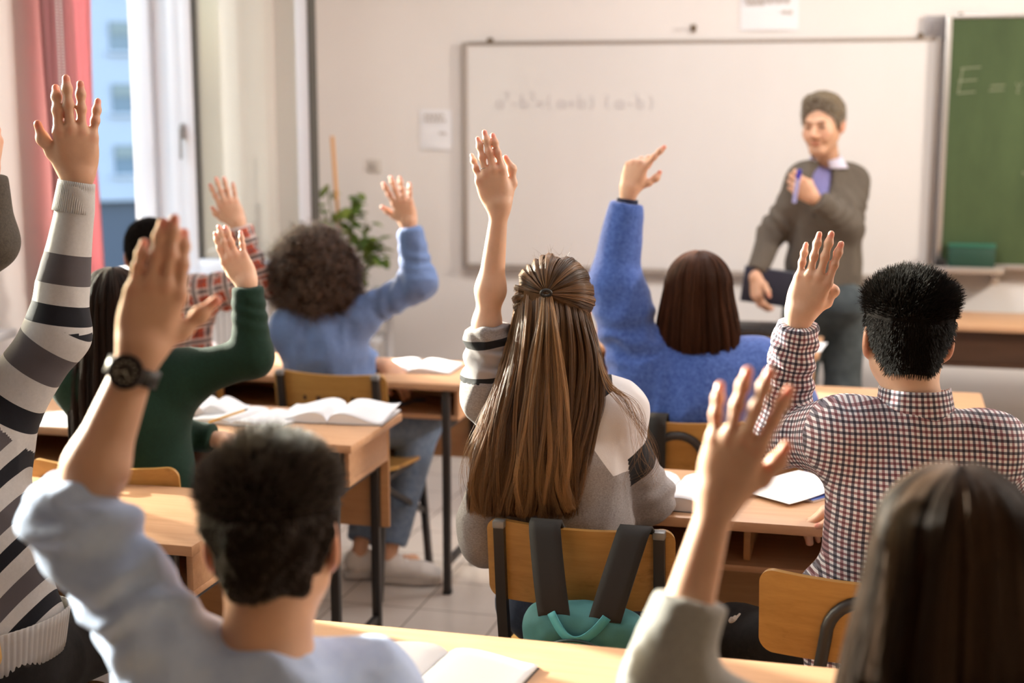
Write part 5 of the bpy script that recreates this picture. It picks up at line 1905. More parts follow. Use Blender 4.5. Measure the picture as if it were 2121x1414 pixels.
# --- long-haired girl, centre
def girl_H():
    J = dict(neck=V(1150, 780, 3.18), shL=V(1026, 812, 3.17), elL=V(1008, 672, 3.16), wrL=V(1035, 428, 3.16),
             shR=V(1252, 858, 3.17), elR=VZ(1338, 0.79, 3.24), wrR=VZ(1300, 0.785, 3.46))
    side, fwd = seated(J, VZ(1178, 0.57, 3.16), 3)
    head = Frame(V(1146, 648, 3.20), yaw=16, pitch=4, sc_=0.93)
    o = J['pelvis'] * A(1, 1, 0)
    hl = dict(d=V(1012, 345, 3.16) - J['wrL'], n=tocam(J['wrL'], 4), s=0.87, fd=3, slim=0.90,
              fingers=[(-2, 4, 6, 4), (0, 3, 5, 4), (1, 5, 8, 6), (-2, 10, 16, 12)], thumb=[(0.022, 0.014, -0.008), (0.048, 0.046, -0.016), (0.056, 0.082, -0.018), (0.048, 0.114, -0.018)])
    hr = dict(d=A(-0.6, 0.8, -0.1), n=A(0, -0.1, 1), s=0.88, fingers=rest_hand)
    root, body = person('seated person with long light-brown hair half tied up and a grey and white sweatshirt', o, J, SK_A, head, {'L': hl, 'R': hr}, vox=0.0028,
                        build=0.90, side=side, fwd=fwd, arm_r=0.86)
    # ring
    y = unit(hl['d']); z = unit(hl['n'] - y * (hl['n'] @ y)); x = np.cross(y, z)
    a_ = math.radians(4)
    rc_ = J['wrL'] + 0.87 * ((-0.0125 + 0.016 * math.sin(a_)) * x + (0.087 + 0.016) * y - 0.001 * z)
    fdir = unit(y * math.cos(a_) + x * math.sin(a_))
    u1 = unit(np.cross(fdir, z)); u2 = np.cross(fdir, u1)
    MB().tube([tuple(rc_ - o + (u1 * math.cos(t) + u2 * math.sin(t)) * 0.0083) for t in np.linspace(0, 2 * math.pi, 25)], 0.0007, 6, cap=False).build('ring', mat('silver', (0.6, 0.55, 0.5), 0.25, 1.0), root)
    tor_x = unit(RT)
    ex = [EL(VZ(1000, 0.74, 3.16), (0.055, 0.07, 0.09)), EL(VZ(1030, 0.86, 3.16), (0.06, 0.07, 0.10)), EL(V(1285, 850, 3.17), (0.055, 0.055, 0.05))]
    dress(root, o, J, 'sweatshirt', M_sweatH, unit(RT), b=0.92, off=0.014, slack=0.016, sl={'L': (0.99, 0.060, 0.052, 0.05), 'R': (1.75, 0.062, 0.056, 0.045)},
          hem=VZ(1100, 0.615, 3.16), hem_n=(0.25, 0, -1), vox=0.0045, folds=(((10, 10, 5), 0.005), ((22, 22, 11), 0.0025)), rings=((0, 0.08, 0.07, 0.045, 0.005), (2, 0.24, 0.05, 0.05, 0.004)), extra=ex, seed=3)
    J['kneeL'] = VZ(1090, 0.50, 3.56); J['ankL'] = VZ(1085, 0.09, 3.50)
    trousers(root, o, J, M_jeanD, side, fwd, 0.95)
    hm1 = hair_mat('brown_hair', (0.060, 0.028, 0.011), (0.30, 0.155, 0.066))
    hm2 = hair_mat('blond_hair', (0.11, 0.055, 0.022), (0.50, 0.29, 0.135))
    cap, v, nm = hair_shell(root, o, head, haircap_mat('brown_hair_mass', (0.10, 0.05, 0.022)), th=0.010, nape=-0.075, amp=0.001, front=0.085, ear=False)
    # fan of hair drawn back into the tie
    tie_l = head.inv(V(1131, 606, 3.10))
    tie_l = np.array([tie_l[0], -0.118, tie_l[2]])
    tdir = tie_l - A(0, -0.018, 0.038)
    r = np.random.default_rng(5)
    n_ = 5200
    cl = r.uniform(-118, 118, 70)
    ci = r.integers(0, 70, n_)
    az = np.radians(cl[ci] + r.normal(0, 1.6, n_))        # 0 = straight up over the head
    start = np.stack([np.sin(az), 0.55 + 0.1 * r.normal(0, 1, n_), np.cos(az)], -1)
    start /= np.linalg.norm(start, axis=1, keepdims=True)
    e = unit(tdir / A(0.076, 0.095, 0.087))
    k = 18
    t = np.linspace(0, 1, k)[None, :, None]
    om = np.arccos(np.clip(start @ e, -1, 1))[:, None, None]
    P = (np.sin((1 - t) * om) * start[:, None] + np.sin(t * om) * e[None, None]) / np.sin(om)
    offc = (0.012 + 0.006 * np.sin(cl * 0.9))[ci][:, None, None]
    add = offc * np.sin(math.pi * np.clip(t * 0.92 + 0.06, 0, 1)) + 0.004 + r.uniform(-0.003, 0.002, (n_, 1, 1)) + 0.006 * t
    P = A(0, -0.018, 0.038) + P * (A(0.076, 0.095, 0.087) + add)
    strands('strands', head.Pn(P.reshape(-1, 3)).reshape(P.shape) - o, 0.00042, hm1, cap, clump=ci)
    # flyaways
    m_ = 60
    st = skull_pts(r.uniform(0.1, 1.0, m_), r.uniform(-2.6, 2.6, m_), 0.018)
    dd = r.normal(0, 1, (m_, 3)) + A(0, -0.2, 1.4)
    dd /= np.linalg.norm(dd, axis=1, keepdims=True)
    t = np.linspace(0, 1, 10)[None, :, None]
    P = st[:, None] + dd[:, None] * 0.014 * t + r.normal(0, 1, (m_, 1, 3)) * 0.010 * t ** 2
    strands('flyaway_strands', head.Pn(P.reshape(-1, 3)).reshape(P.shape) - o, 0.0002, hm2, cap)
    def gd(rows):
        return [[V(u, v_, D) for (u, v_, D) in r_] for r_ in rows]
    L_ = gd([
        [(1076, 600, 3.20), (1066, 660, 3.18), (1046, 740, 3.13), (1016, 840, 3.08), (992, 930, 3.07), (976, 1010, 3.08), (985, 1062, 3.09)],
        [(1080, 600, 3.15), (1074, 660, 3.11), (1062, 740, 3.08), (1040, 840, 3.055), (1022, 930, 3.05), (1008, 1010, 3.06), (1015, 1070, 3.07)],
        [(1092, 602, 3.11), (1088, 660, 3.08), (1082, 740, 3.055), (1066, 840, 3.045), (1055, 930, 3.04), (1046, 1010, 3.05), (1042, 1068, 3.065)],
        [(1112, 608, 3.095), (1110, 665, 3.07), (1106, 740, 3.05), (1098, 840, 3.04), (1090, 930, 3.035), (1082, 1010, 3.045), (1078, 1072, 3.06)],
        [(1140, 612, 3.09), (1142, 665, 3.065), (1140, 740, 3.05), (1136, 840, 3.04), (1128, 930, 3.035), (1122, 1010, 3.045), (1120, 1066, 3.06)],
        [(1168, 612, 3.10), (1176, 665, 3.07), (1182, 740, 3.05), (1178, 840, 3.045), (1166, 930, 3.04), (1158, 1010, 3.05), (1155, 1070, 3.06)],
        [(1196, 618, 3.13), (1208, 665, 3.09), (1222, 740, 3.07), (1216, 840, 3.05), (1196, 930, 3.05), (1184, 1010, 3.06), (1178, 1070, 3.07)],
        [(1212, 628, 3.18), (1224, 670, 3.14), (1244, 740, 3.10), (1250, 830, 3.075), (1222, 930, 3.07), (1200, 1010, 3.07), (1190, 1050, 3.08)]])
    gm_ = np.array(L_)
    gm_[:, 1:] = gm_[:, 1:] + FH * 0.012
    MB().sheet([[tuple(p - o) for p in r_] for r_ in gm_], 0.012).build('hair_mass', MATS['brown_hair_mass'], cap, angle=180)
    sheet_hair(cap, o, L_, 9500, hm1, seed=11, clumps=95, thick=0.028, wav=0.010, endjit=0.2)
    T_ = gd([
        [(1124, 612, 3.085), (1112, 680, 3.05), (1096, 760, 3.035), (1086, 850, 3.025), (1076, 940, 3.02), (1066, 1010, 3.03), (1064, 1064, 3.045)],
        [(1130, 610, 3.08), (1124, 680, 3.045), (1116, 760, 3.03), (1108, 850, 3.02), (1102, 940, 3.018), (1096, 1010, 3.028), (1096, 1070, 3.045)],
        [(1134, 610, 3.08), (1134, 680, 3.045), (1134, 760, 3.03), (1132, 850, 3.02), (1130, 940, 3.018), (1126, 1010, 3.028), (1128, 1074, 3.045)],
        [(1138, 611, 3.08), (1146, 680, 3.045), (1152, 760, 3.03), (1156, 850, 3.02), (1156, 940, 3.02), (1156, 1010, 3.03), (1160, 1060, 3.045)],
        [(1142, 613, 3.085), (1156, 680, 3.05), (1168, 760, 3.035), (1176, 850, 3.025), (1180, 940, 3.025), (1182, 1010, 3.035), (1186, 1050, 3.045)]])
    sheet_hair(cap, o, T_, 5200, hm2, seed=12, clumps=38, thick=0.020, wav=0.009, endjit=0.2)
    W1 = gd([[(1226, 700, 3.10), (1250, 790, 3.05), (1285, 840, 3.035), (1312, 900, 3.04), (1320, 970, 3.06), (1312, 1020, 3.07)],
             [(1230, 700, 3.10), (1262, 790, 3.06), (1312, 830, 3.05), (1340, 890, 3.07), (1346, 960, 3.09), (1336, 1000, 3.10)]])
    sheet_hair(cap, o, W1, 60, hm2, seed=14, clumps=24, thick=0.012, wav=0.022, frizz=0.010, rad=0.0003, endjit=0.5)
    W2 = gd([[(1068, 640, 3.16), (1040, 740, 3.12), (1000, 860, 3.08), (965, 960, 3.08), (972, 1060, 3.09)],
             [(1072, 640, 3.16), (1050, 740, 3.12), (1010, 860, 3.08), (985, 960, 3.07), (1000, 1070, 3.08)]])
    sheet_hair(cap, o, W2, 160, hm2, seed=15, clumps=20, thick=0.02, wav=0.010, frizz=0.006, rad=0.0003, endjit=0.4)
    # elastic tie
    tp = V(1131, 607, 3.075)
    MB().tube([tuple(tp - o + RT * 0.0105 * math.cos(t) + unit(A(0, 0, 1) + FH * -0.3) * 0.0075 * math.sin(t)) for t in np.linspace(0, 2 * math.pi, 25)], 0.0036, 8, cap=False).build('hair_tie', M_black, root)

# --- boy in the checked shirt
def boy_J():
    J = dict(neck=V(1896, 858, 2.84), shL=V(1752, 908, 2.84), elL=V(1612, 905, 3.03), wrL=V(1655, 652, 2.96),
             shR=V(2046, 930, 2.84), elR=VZ(2132, 0.80, 2.92), wrR=VZ(1790, 0.79, 3.15))
    side, fwd = seated(J, VZ(1850, 0.57, 2.82), 0)
    J['kneeL'] = VZ(1518, 0.50, 3.10); J['ankL'] = VZ(1560, 0.09, 3.10)
    head = Frame(V(1878, 702, 2.87), yaw=9, pitch=-2, roll=2, sc_=1.0)
    o = J['pelvis'] * A(1, 1, 0)
    hl = dict(d=V(1688, 575, 2.955) - J['wrL'], n=tocam(J['wrL'], -6), s=0.95, fd=-9, slim=0.92,
              fingers=[(4, 3, 4, 2), (1, 2, 3, 2), (-1, 2, 3, 2), (-3, 4, 6, 3)], thumb=[(0.018, 0.018, -0.010), (0.042, 0.046, -0.020), (0.046, 0.074, -0.026), (0.024, 0.088, -0.036)])
    hr = dict(d=VZ(1690, 0.765, 3.20) - VZ(1790, 0.79, 3.15), n=A(0, 0, 1), s=0.97, fingers=rest_hand)
    root, body = person('seated person with spiky black hair in a navy and burgundy checked shirt', o, J, SK_A, head, {'L': hl, 'R': hr}, vox=0.0028, side=side, fwd=fwd, neck_r=0.054)
    ex = [EL(VZ(1738, 0.64, 2.86), (0.10, 0.09, 0.11))]
    dress(root, o, J, 'shirt', M_ging, unit(RT), b=1.04, off=0.012, slack=0.012, sl={'L': (1.92, 0.070, 0.056, 0.037), 'R': (1.9, 0.066, 0.055, 0.036)},
          hem=VZ(1800, 0.44, 2.82), vox=0.0042, folds=(((8, 8, 4), 0.006), ((17, 17, 9), 0.0030)), rings=((1, 0.40, 0.09, 0.045, 0.004),), extra=ex, seed=8)
    collar(root, o, J['neck'] + A(0, 0, -0.004), unit(head.P(0, 0, 0) - J['neck'] + A(0, 0, 0.25)), 0.068, 0.060, M_ging, yaw=4, flare=0.010)
    trousers(root, o, J, M_black_j, side, fwd, 1.0, r=(0.092, 0.072, 0.055))
    kn = J['kneeL'] * 0.93 + J['hipL'] * 0.07
    nn = unit(tocam(kn) * 0.75 + A(0, 0, 0.9))
    tx = unit(RT * 0.9 + A(0, 0, 0.35) - nn * ((RT * 0.9 + A(0, 0, 0.35)) @ nn))
    v, q = mesh_sdf(EL(kn + nn * 0.071, (0.030, 0.014, 0.010), np.stack([tx, np.cross(nn, tx), nn], 1)), 0.003)
    v = v + vnormals(v, q) * (0.003 * vnoise(v * A(260, 90, 90)))[:, None]
    to_mesh('knee_rip', v, q, M_rip, root, None, o)
    ex = [EL(head.P(0.002, 0.0, 0.072), (0.086, 0.100, 0.056), head.R)]
    cap, v, nm = hair_shell(root, o, head, haircap_mat('black_hair_mass', (0.006, 0.004, 0.003)), th=0.008, nape=-0.080, extra=ex, amp=0.0025, front=0.09)
    m = hair_mat('black_hair', (0.004, 0.003, 0.002), (0.014, 0.009, 0.006), 0.32)
    short_strands(cap, o, head, v, nm, m, 21000,
                  lambda p, nn, r: np.clip((p[:, 2] - 0.02) * 0.30, 0.011, 0.020) * r.uniform(0.4, 1.2, len(p)),
                  lambda p, nn, r: unit_rows(nn * 0.9 + np.where(p[:, 2:3] > 0.05, A(0.35, 0.1, 0.35), A(0, 0.0, -1.3)) + r.normal(0, 0.22, (len(p), 3))), seed=2, rad=0.0005)

# --- girl in the blue sweater
def girl_I():
    J = dict(neck=V(1440, 735, 4.22), shL=V(1335, 765, 4.22), elL=V(1275, 590, 4.22), wrL=V(1303, 392, 4.22),
             shR=V(1560, 770, 4.22), elR=V(1640, 838, 4.35), wrR=VZ(1560, 0.79, 4.66))
    side, fwd = seated(J, VZ(1445, 0.58, 4.20), 2)
    head = Frame(V(1448, 619, 4.24), yaw=-2, pitch=-2, sc_=1.0)
    o = J['pelvis'] * A(1, 1, 0)
    hl = dict(d=V(1322, 335, 4.22) - J['wrL'], n=tocam(J['wrL'], -25), s=0.88, fd=8,
              fingers=[(16, 5, 8, 5), (10, 55, 60, 30), (4, 62, 68, 30), (-2, 65, 70, 30)], thumb=[(0.020, 0.016, -0.010), (0.048, 0.040, -0.024), (0.064, 0.062, -0.034), (0.068, 0.085, -0.040)])
    hr = dict(d=A(-0.5, 0.8, -0.1), n=A(0, 0, 1), s=0.88, fingers=rest_hand)
    root, body = person('seated person with a dark brown bob in a bright blue sweater pointing up', o, J, SK_B, head, {'L': hl, 'R': hr}, vox=0.0035, build=0.92, side=side, fwd=fwd)
    ex = [EL(V(1340, 800, 4.22), (0.085, 0.08, 0.11)), EL(V(1605, 812, 4.28), (0.09, 0.09, 0.075)), EL(V(1292, 650, 4.22), (0.075, 0.07, 0.11))]
    dress(root, o, J, 'sweater', M_blue, unit(RT), b=1.0, off=0.030, slack=0.030, sl={'L': (1.86, 0.078, 0.070, 0.044), 'R': (1.9, 0.080, 0.072, 0.045)},
          hem=VZ(1440, 0.70, 4.20), vox=0.006, folds=(((7, 7, 4), 0.007), ((16, 16, 9), 0.0035)), rings=((0, 0.10, 0.08, 0.09, 0.008),), extra=ex, seed=12, kk=0.06)
    MB().tube([tuple(J['wrL'] + (J['elL'] - J['wrL']) * t - o) for t in (0.10, 0.20)], [0.031, 0.033], 16).build('undershirt_cuff', cloth('navy_cuff', (0.01, 0.015, 0.04), (0.02, 0.025, 0.06)), root)
    trousers(root, o, J, M_jeanD, side, fwd, 0.95)
    hm = hair_mat('dark_brown_hair', (0.022, 0.008, 0.004), (0.10, 0.038, 0.018), 0.4)
    capm = haircap_mat('dark_brown_hair_mass', (0.03, 0.013, 0.007))
    cap, v, nm = hair_shell(root, o, head, capm, th=0.012, nape=-0.10, amp=0.001, front=0.08, name='hair')
    prof = [(0.04, 0.096, 0.114, -0.018), (0.0, 0.104, 0.117, -0.015), (-0.06, 0.116, 0.120, -0.012), (-0.11, 0.124, 0.118, -0.012), (-0.150, 0.124, 0.108, -0.012)]
    drape_hair(root, o, head, prof, capm, hm, 7500, phis=(62, 298), seed=4, name='hair_lengths', thick=0.014, wav=0.003, endj=0.05)

# --- curly-haired student
def girl_C():
    J = dict(neck=V(668, 648, 4.98), shL=V(606, 680, 4.98), elL=VZ(640, 0.83, 5.08), wrL=VZ(798, 0.775, 5.03),
             shR=V(738, 660, 4.98), elR=V(868, 586, 4.95), wrR=V(846, 462, 4.95))
    side, fwd = seated(J, VZ(690, 0.58, 5.02), -28)
    J['kneeR'] = VZ(872, 0.55, 5.13); J['ankR'] = VZ(805, 0.10, 4.97)
    J['kneeL'] = VZ(800, 0.50, 5.30); J['ankL'] = VZ(745, 0.10, 5.02)
    head = Frame(V(655, 572, 5.02), yaw=12, pitch=-2, roll=-4, sc_=0.95)
    o = J['pelvis'] * A(1, 1, 0)
    hR = dict(d=V(825, 395, 4.95) - J['wrR'], n=tocam(J['wrR'], -8), s=0.88, fd=0, fingers=[(12, 4, 6, 4), (3, 4, 6, 4), (-4, 5, 6, 4), (-13, 6, 8, 6)],
              thumb=[(0.020, 0.016, -0.008), (0.048, 0.042, -0.014), (0.066, 0.066, -0.016), (0.082, 0.088, -0.018)])
    hL = dict(d=VZ(852, 0.70, 4.98) - VZ(798, 0.775, 5.03), n=A(0.25, -0.75, 0.7), s=0.90, fingers=rest_hand)
    root, body = person('seated person with a curly brown afro in a denim blue shirt, right hand raised', o, J, SK_C, head, {'L': hL, 'R': hR}, vox=0.0036, build=0.90, side=unit(RT), fwd=fwd)
    dress(root, o, J, 'shirt', M_denim, unit(RT), b=0.95, off=0.014, slack=0.012, sl={'R': (1.90, 0.062, 0.056, 0.034), 'L': (1.86, 0.06, 0.052, 0.036)},
          hem=VZ(690, 0.56, 5.0), vox=0.006, folds=(((9, 9, 6), 0.007), ((20, 20, 14), 0.003)), rings=((2, 0.14, 0.09, 0.055, 0.0035), (3, 0.33, 0.07, 0.05, 0.003)), seed=5)
    trousers(root, o, J, M_jean, side, fwd, 0.98, shoe=False, r=(0.096, 0.076, 0.052))
    for q in 'RL':
        make_shoe(root, o, J['ank' + q] + A(0, 0, -0.01), unit(A(0.75, 0.10, 0)) if q == 'R' else unit(A(0.8, 0.4, 0)), M_shoe)
    r = np.random.default_rng(3)
    capm = haircap_mat('curly_hair_mass', (0.022, 0.010, 0.005))
    n_ = U(0.05, EL(head.P(0, -0.02, 0.045), (0.135, 0.135, 0.125)), EL(head.P(0.00, -0.03, -0.045), (0.142, 0.120, 0.095)))
    n_ = Cut(n_, head.P(0, 0.045, 0.0), head.R @ A(0, 1, 0), 0.02)
    v, q = mesh_sdf(n_, 0.006)
    nm = vnormals(v, q)
    v = v + nm * (0.022 * vnoise(v * 22)[:, None] + 0.009 * vnoise(v * 60, 3)[:, None])
    cap = to_mesh('hair', v, q, capm, root, None, o)
    hm = hair_mat('curly_hair', (0.012, 0.005, 0.002), (0.125, 0.058, 0.026), 0.35)
    m_ = 7000
    i = r.integers(0, len(v), m_)
    p, nn = v[i], nm[i]
    d = unit_rows(nn * 0.7 + A(0, 0, -0.55) + r.normal(0, 0.45, (m_, 3)))
    e1 = unit_rows(np.cross(d, r.normal(0, 1, (m_, 3))))
    e2 = np.cross(d, e1)
    k = 22
    t = np.linspace(0, 1, k)[None, :, None]
    turns = r.uniform(1.5, 3.5, (m_, 1, 1)) * 2 * math.pi
    ph = r.uniform(0, 6.28, (m_, 1, 1))
    rad = r.uniform(0.004, 0.009, (m_, 1, 1))
    Lh = r.uniform(0.025, 0.060, (m_, 1, 1))
    P = p[:, None] - nn[:, None] * 0.01 + d[:, None] * Lh * t + (e1[:, None] * np.cos(turns * t + ph) + e2[:, None] * np.sin(turns * t + ph)) * rad * np.clip(t * 4, 0, 1)
    strands('strands', P - o, 0.0007, hm, cap)

# --- student in the red checked shirt
def boy_B():
    J = dict(neck=V(338, 602, 5.06), shL=V(262, 628, 5.08), elL=VZ(268, 0.86, 5.2), wrL=VZ(330, 0.78, 5.35),
             shR=V(402, 618, 5.04), elR=V(532, 584, 4.98), wrR=V(492, 462, 4.98))
    side, fwd = seated(J, VZ(372, 0.58, 5.02), 0)
    head = Frame(V(312, 530, 5.10), yaw=22, pitch=-4, sc_=1.0)
    o = J['pelvis'] * A(1, 1, 0)
    hR = dict(d=V(468, 415, 4.98) - J['wrR'], n=tocam(J['wrR'], 0), s=0.90, fd=-4, fingers=[(2, 5, 6, 4), (-4, 4, 6, 4), (-8, 4, 6, 4), (-13, 6, 8, 6)],
              thumb=[(0.020, 0.016, -0.008), (0.044, 0.042, -0.014), (0.056, 0.068, -0.016), (0.058, 0.094, -0.018)])
    hL = dict(d=A(0.3, 0.9, 0), n=A(0, 0, 1), s=0.95, fingers=rest_hand)
    root, body = person('seated person with short black hair in a red, white and black checked flannel shirt', o, J, SK_B, head, {'L': hL, 'R': hR}, vox=0.0038, side=side, fwd=fwd)
    dress(root, o, J, 'shirt', M_lumb, unit(RT), b=1.0, off=0.014, slack=0.02, sl={'R': (1.92, 0.068, 0.058, 0.038), 'L': (1.9, 0.066, 0.058, 0.04)},
          hem=VZ(372, 0.5, 5.0), vox=0.006, folds=(((8, 8, 6), 0.008), ((18, 18, 12), 0.003)), rings=((2, 0.16, 0.09, 0.06, 0.006), (3, 0.34, 0.08, 0.05, 0.006)), seed=6)
    trousers(root, o, J, M_jeanD, side, fwd, 1.0)
    cap, v, nm = hair_shell(root, o, head, haircap_mat('black_hair_mass', (0.01, 0.008, 0.007)), th=0.012, nape=-0.07, amp=0.002)
    short_strands(cap, o, head, v, nm, hair_mat('short_black_hair', (0.006, 0.004, 0.003), (0.018, 0.012, 0.009)), 5000,
                  lambda p, nn, r: 0.010 * r.uniform(0.4, 1, len(p)), lambda p, nn, r: unit_rows(nn + A(0, -0.2, -0.6) + r.normal(0, 0.2, (len(p), 3))), rad=0.0005)

# --- student in the green sweater
def girl_D():
    J = dict(neck=V(262, 748, 3.74), shL=V(165, 790, 3.74), elL=VZ(150, 0.84, 3.78), wrL=VZ(455, 0.785, 3.83),
             shR=V(372, 785, 3.74), elR=V(522, 738, 3.74), wrR=V(512, 585, 3.74))
    J['elL'] = VZ(240, 0.82, 3.90)
    side, fwd = seated(J, VZ(300, 0.58, 3.72), 6)
    head = Frame(V(238, 660, 3.78), yaw=22, pitch=-3, sc_=0.95)
    o = J['pelvis'] * A(1, 1, 0)
    hR = dict(d=V(487, 540, 3.74) - J['wrR'], n=tocam(J['wrR'], -14), s=0.86, fd=-4, fingers=[(-6, 4, 6, 4), (-4, 4, 6, 4), (-2, 5, 7, 4), (-14, 6, 8, 6)],
              thumb=[(0.020, 0.016, -0.010), (0.038, 0.046, -0.030), (0.040, 0.072, -0.040), (0.036, 0.094, -0.044)])
    hL = dict(d=VZ(545, 0.765, 3.83) - VZ(455, 0.785, 3.83), n=A(0.1, -0.3, 1), s=0.88, fingers=[(2, 15, 25, 15)] * 4)
    root, body = person('seated person with long black hair in a dark green sweater, right hand raised', o, J, SK_A, head, {'L': hL, 'R': hR}, vox=0.0036, build=0.90, side=side, fwd=fwd)
    dress(root, o, J, 'sweater', M_green, unit(RT), b=0.96, off=0.012, slack=0.006, sl={'R': (1.93, 0.060, 0.050, 0.036), 'L': (1.93, 0.058, 0.050, 0.036)},
          hem=VZ(300, 0.56, 3.72), vox=0.0055, folds=(((9, 9, 6), 0.004),), rings=((3, 0.32, 0.06, 0.04, 0.002),), seed=7)
    trousers(root, o, J, M_jeanD, side, fwd, 0.95)
    capm = haircap_mat('black_brown_hair_mass', (0.014, 0.008, 0.006))
    cap, v, nm = hair_shell(root, o, head, capm, th=0.014, nape=-0.10, amp=0.001, front=0.08)
    prof = [(0.04, 0.096, 0.115, -0.018), (0.0, 0.102, 0.120, -0.018), (-0.10, 0.115, 0.120, -0.020), (-0.20, 0.125, 0.130, -0.030), (-0.34, 0.120, 0.125, -0.045), (-0.46, 0.085, 0.10, -0.055)]
    drape_hair(root, o, head, prof, capm, hair_mat('black_brown_hair', (0.012, 0.007, 0.005), (0.04, 0.022, 0.015), 0.3), 6500, phis=(75, 285), seed=6, name='hair_lengths', endj=0.25, wav=0.006)

# --- striped sweater student at the far left
def person_E():
    J = dict(neck=V(-145, 880, 2.86), shR=V(-40, 925, 2.86), elR=V(118, 690, 2.88), wrR=V(160, 368, 2.90),
             shL=V(-190, 930, 2.86), elL=VZ(-240, 0.86, 2.95), wrL=VZ(-180, 0.79, 3.15))
    side, fwd = seated(J, VZ(-50, 0.58, 2.80), 0)
    J['chest'] = VZ(-135, 1.00, 2.84); J['waist'] = VZ(-85, 0.80, 2.81)
    head = Frame(V(-160, 760, 2.90), yaw=25, sc_=1.0)
    o = J['pelvis'] * A(1, 1, 0)
    hR = dict(d=V(154, 250, 2.90) - J['wrR'], n=tocam(J['wrR'], 5), s=1.04, fd=0, slim=0.98, fingers=[(-1, 12, 12, 8), (1, 5, 6, 4), (-2, 5, 6, 4), (-12, 5, 8, 5)],
              thumb=[(0.020, 0.018, -0.008), (0.042, 0.048, -0.014), (0.058, 0.074, -0.014), (0.066, 0.102, -0.014)])
    hL = dict(d=A(0.3, 0.9, 0), n=A(0, 0, 1), s=1.0, fingers=rest_hand)
    root, body = person('person at the left edge in a pale sweater with grey and black stripes', o, J, SK_C, head, {'L': hL, 'R': hR}, vox=0.0032, side=unit(RT), fwd=fwd)
    # the knit is measured from the cuff: build the sleeve with its own numbering
    dress(root, o, J, 'sweater', M_strE, unit(RT), b=1.04, off=0.018, slack=0.020, sl={'R': (1.96, 0.076, 0.057, 0.031), 'L': (1.95, 0.074, 0.058, 0.038)},
          hem=VZ(-30, 0.62, 2.80), hem_n=(0.12, 0, -1), vox=0.0045, folds=(((8, 8, 5), 0.005), ((18, 18, 10), 0.0018)), seed=9)
    ob = [c for c in root.children if c.name.startswith('sweater')][0]
    at = ob.data.attributes['cuv']
    a = np.zeros(len(ob.data.loops) * 3, np.float32)
    at.data.foreach_get('vector', a)
    a = a.reshape(-1, 3)
    tot = np.linalg.norm(J['elR'] - J['shR']) + np.linalg.norm(J['wrR'] - J['elR']) * 0.97
    limb = a[:, 2] > -0.5
    a[limb, 1] = tot - a[limb, 1]
    at.data.foreach_set('vector', a.ravel())
    # ribbed cuff and hem
    mr = mat('ribbed_knit', (0.47, 0.45, 0.43), 0.85)
    rb_ = MB()
    c0 = J['elR'] + (J['wrR'] - J['elR']) * 0.975
    ax = unit(J['elR'] - J['wrR'])
    e1 = unit(np.cross(ax, FH)); e2 = np.cross(ax, e1)
    g = []
    for i in range(241):
        an = 2 * math.pi * i / 240
        rr = 1 + 0.012 * (1 if i % 4 < 2 else -1)
        g.append([tuple(c0 - o + ax * (0.062 * j / 6) + (e1 * math.cos(an) + e2 * math.sin(an)) * (0.0345 + 0.0045 * j / 6) * rr) for j in range(7)])
    rb_.sheet(g, 0.003).build('ribbed_cuff', mr, root, angle=180)
    g = []
    for i in range(361):
        an = 2 * math.pi * i / 360
        rr = 1 + 0.005 * (1 if i % 4 < 2 else -1)
        w_, d_ = 0.190 * rr, 0.140 * rr
        cc = VZ(-50, 0.595, 2.80)
        g.append([tuple(cc - o + unit(RT) * w_ * math.cos(an) * (1 - 0.02 * j) + FH * d_ * math.sin(an) * (1 - 0.02 * j) + A(0, 0, 0.055 - 0.09 * j / 4 + 0.03 * math.cos(an))) for j in range(5)])
    MB().sheet(g, 0.004).build('ribbed_hem', mr, root, angle=180)
    trousers(root, o, J, M_black_j, side, fwd, 1.0)
    hair_shell(root, o, head, haircap_mat('brown_short_mass', (0.05, 0.03, 0.02)), th=0.014, amp=0.004)

# --- dark grey sleeve at the left edge
def person_F():
    J = dict(neck=V(-400, 640, 3.25), shR=V(-255, 700, 3.25), elR=V(10, 515, 3.20), wrR=V(-2, 362, 3.22),
             shL=V(-520, 700, 3.25), elL=VZ(-540, 0.88, 3.3), wrL=VZ(-460, 0.79, 3.5))
    J['elR'] = V(-26, 500, 3.20)
    J['wrR'] = V(-26, 352, 3.20)
    side, fwd = seated(J, VZ(-350, 0.58, 3.10), 0)
    head = Frame(V(-400, 540, 3.28), yaw=25, sc_=1.0)
    o = J['pelvis'] * A(1, 1, 0)
    hR = dict(d=V(-18, 290, 3.2) - J['wrR'], n=tocam(J['wrR'], 50), s=0.86, fd=0, fingers=[(0, 40, 40, 20), (0, 40, 40, 20), (-6, 36, 36, 20), (-18, 30, 30, 20)])
    hL = dict(d=A(0.3, 0.9, 0), n=A(0, 0, 1), s=1.0, fingers=rest_hand)
    root, body = person('person cut off by the left edge, only a dark grey sleeve and raised hand showing', o, J, SK_B, head, {'L': hL, 'R': hR}, vox=0.004, side=side, fwd=fwd)
    dress(root, o, J, 'sweater', M_dgrey, unit(RT), b=1.0, off=0.016, slack=0.01, sl={'R': (1.92, 0.066, 0.060, 0.036), 'L': (1.95, 0.064, 0.056, 0.038)},
          hem=VZ(-350, 0.58, 3.1), vox=0.006, seed=10)
    trousers(root, o, J, M_jeanD, side, fwd, 1.0)
    hair_shell(root, o, head, haircap_mat('brown_short_mass', (0.05, 0.03, 0.02)), th=0.014, amp=0.004)

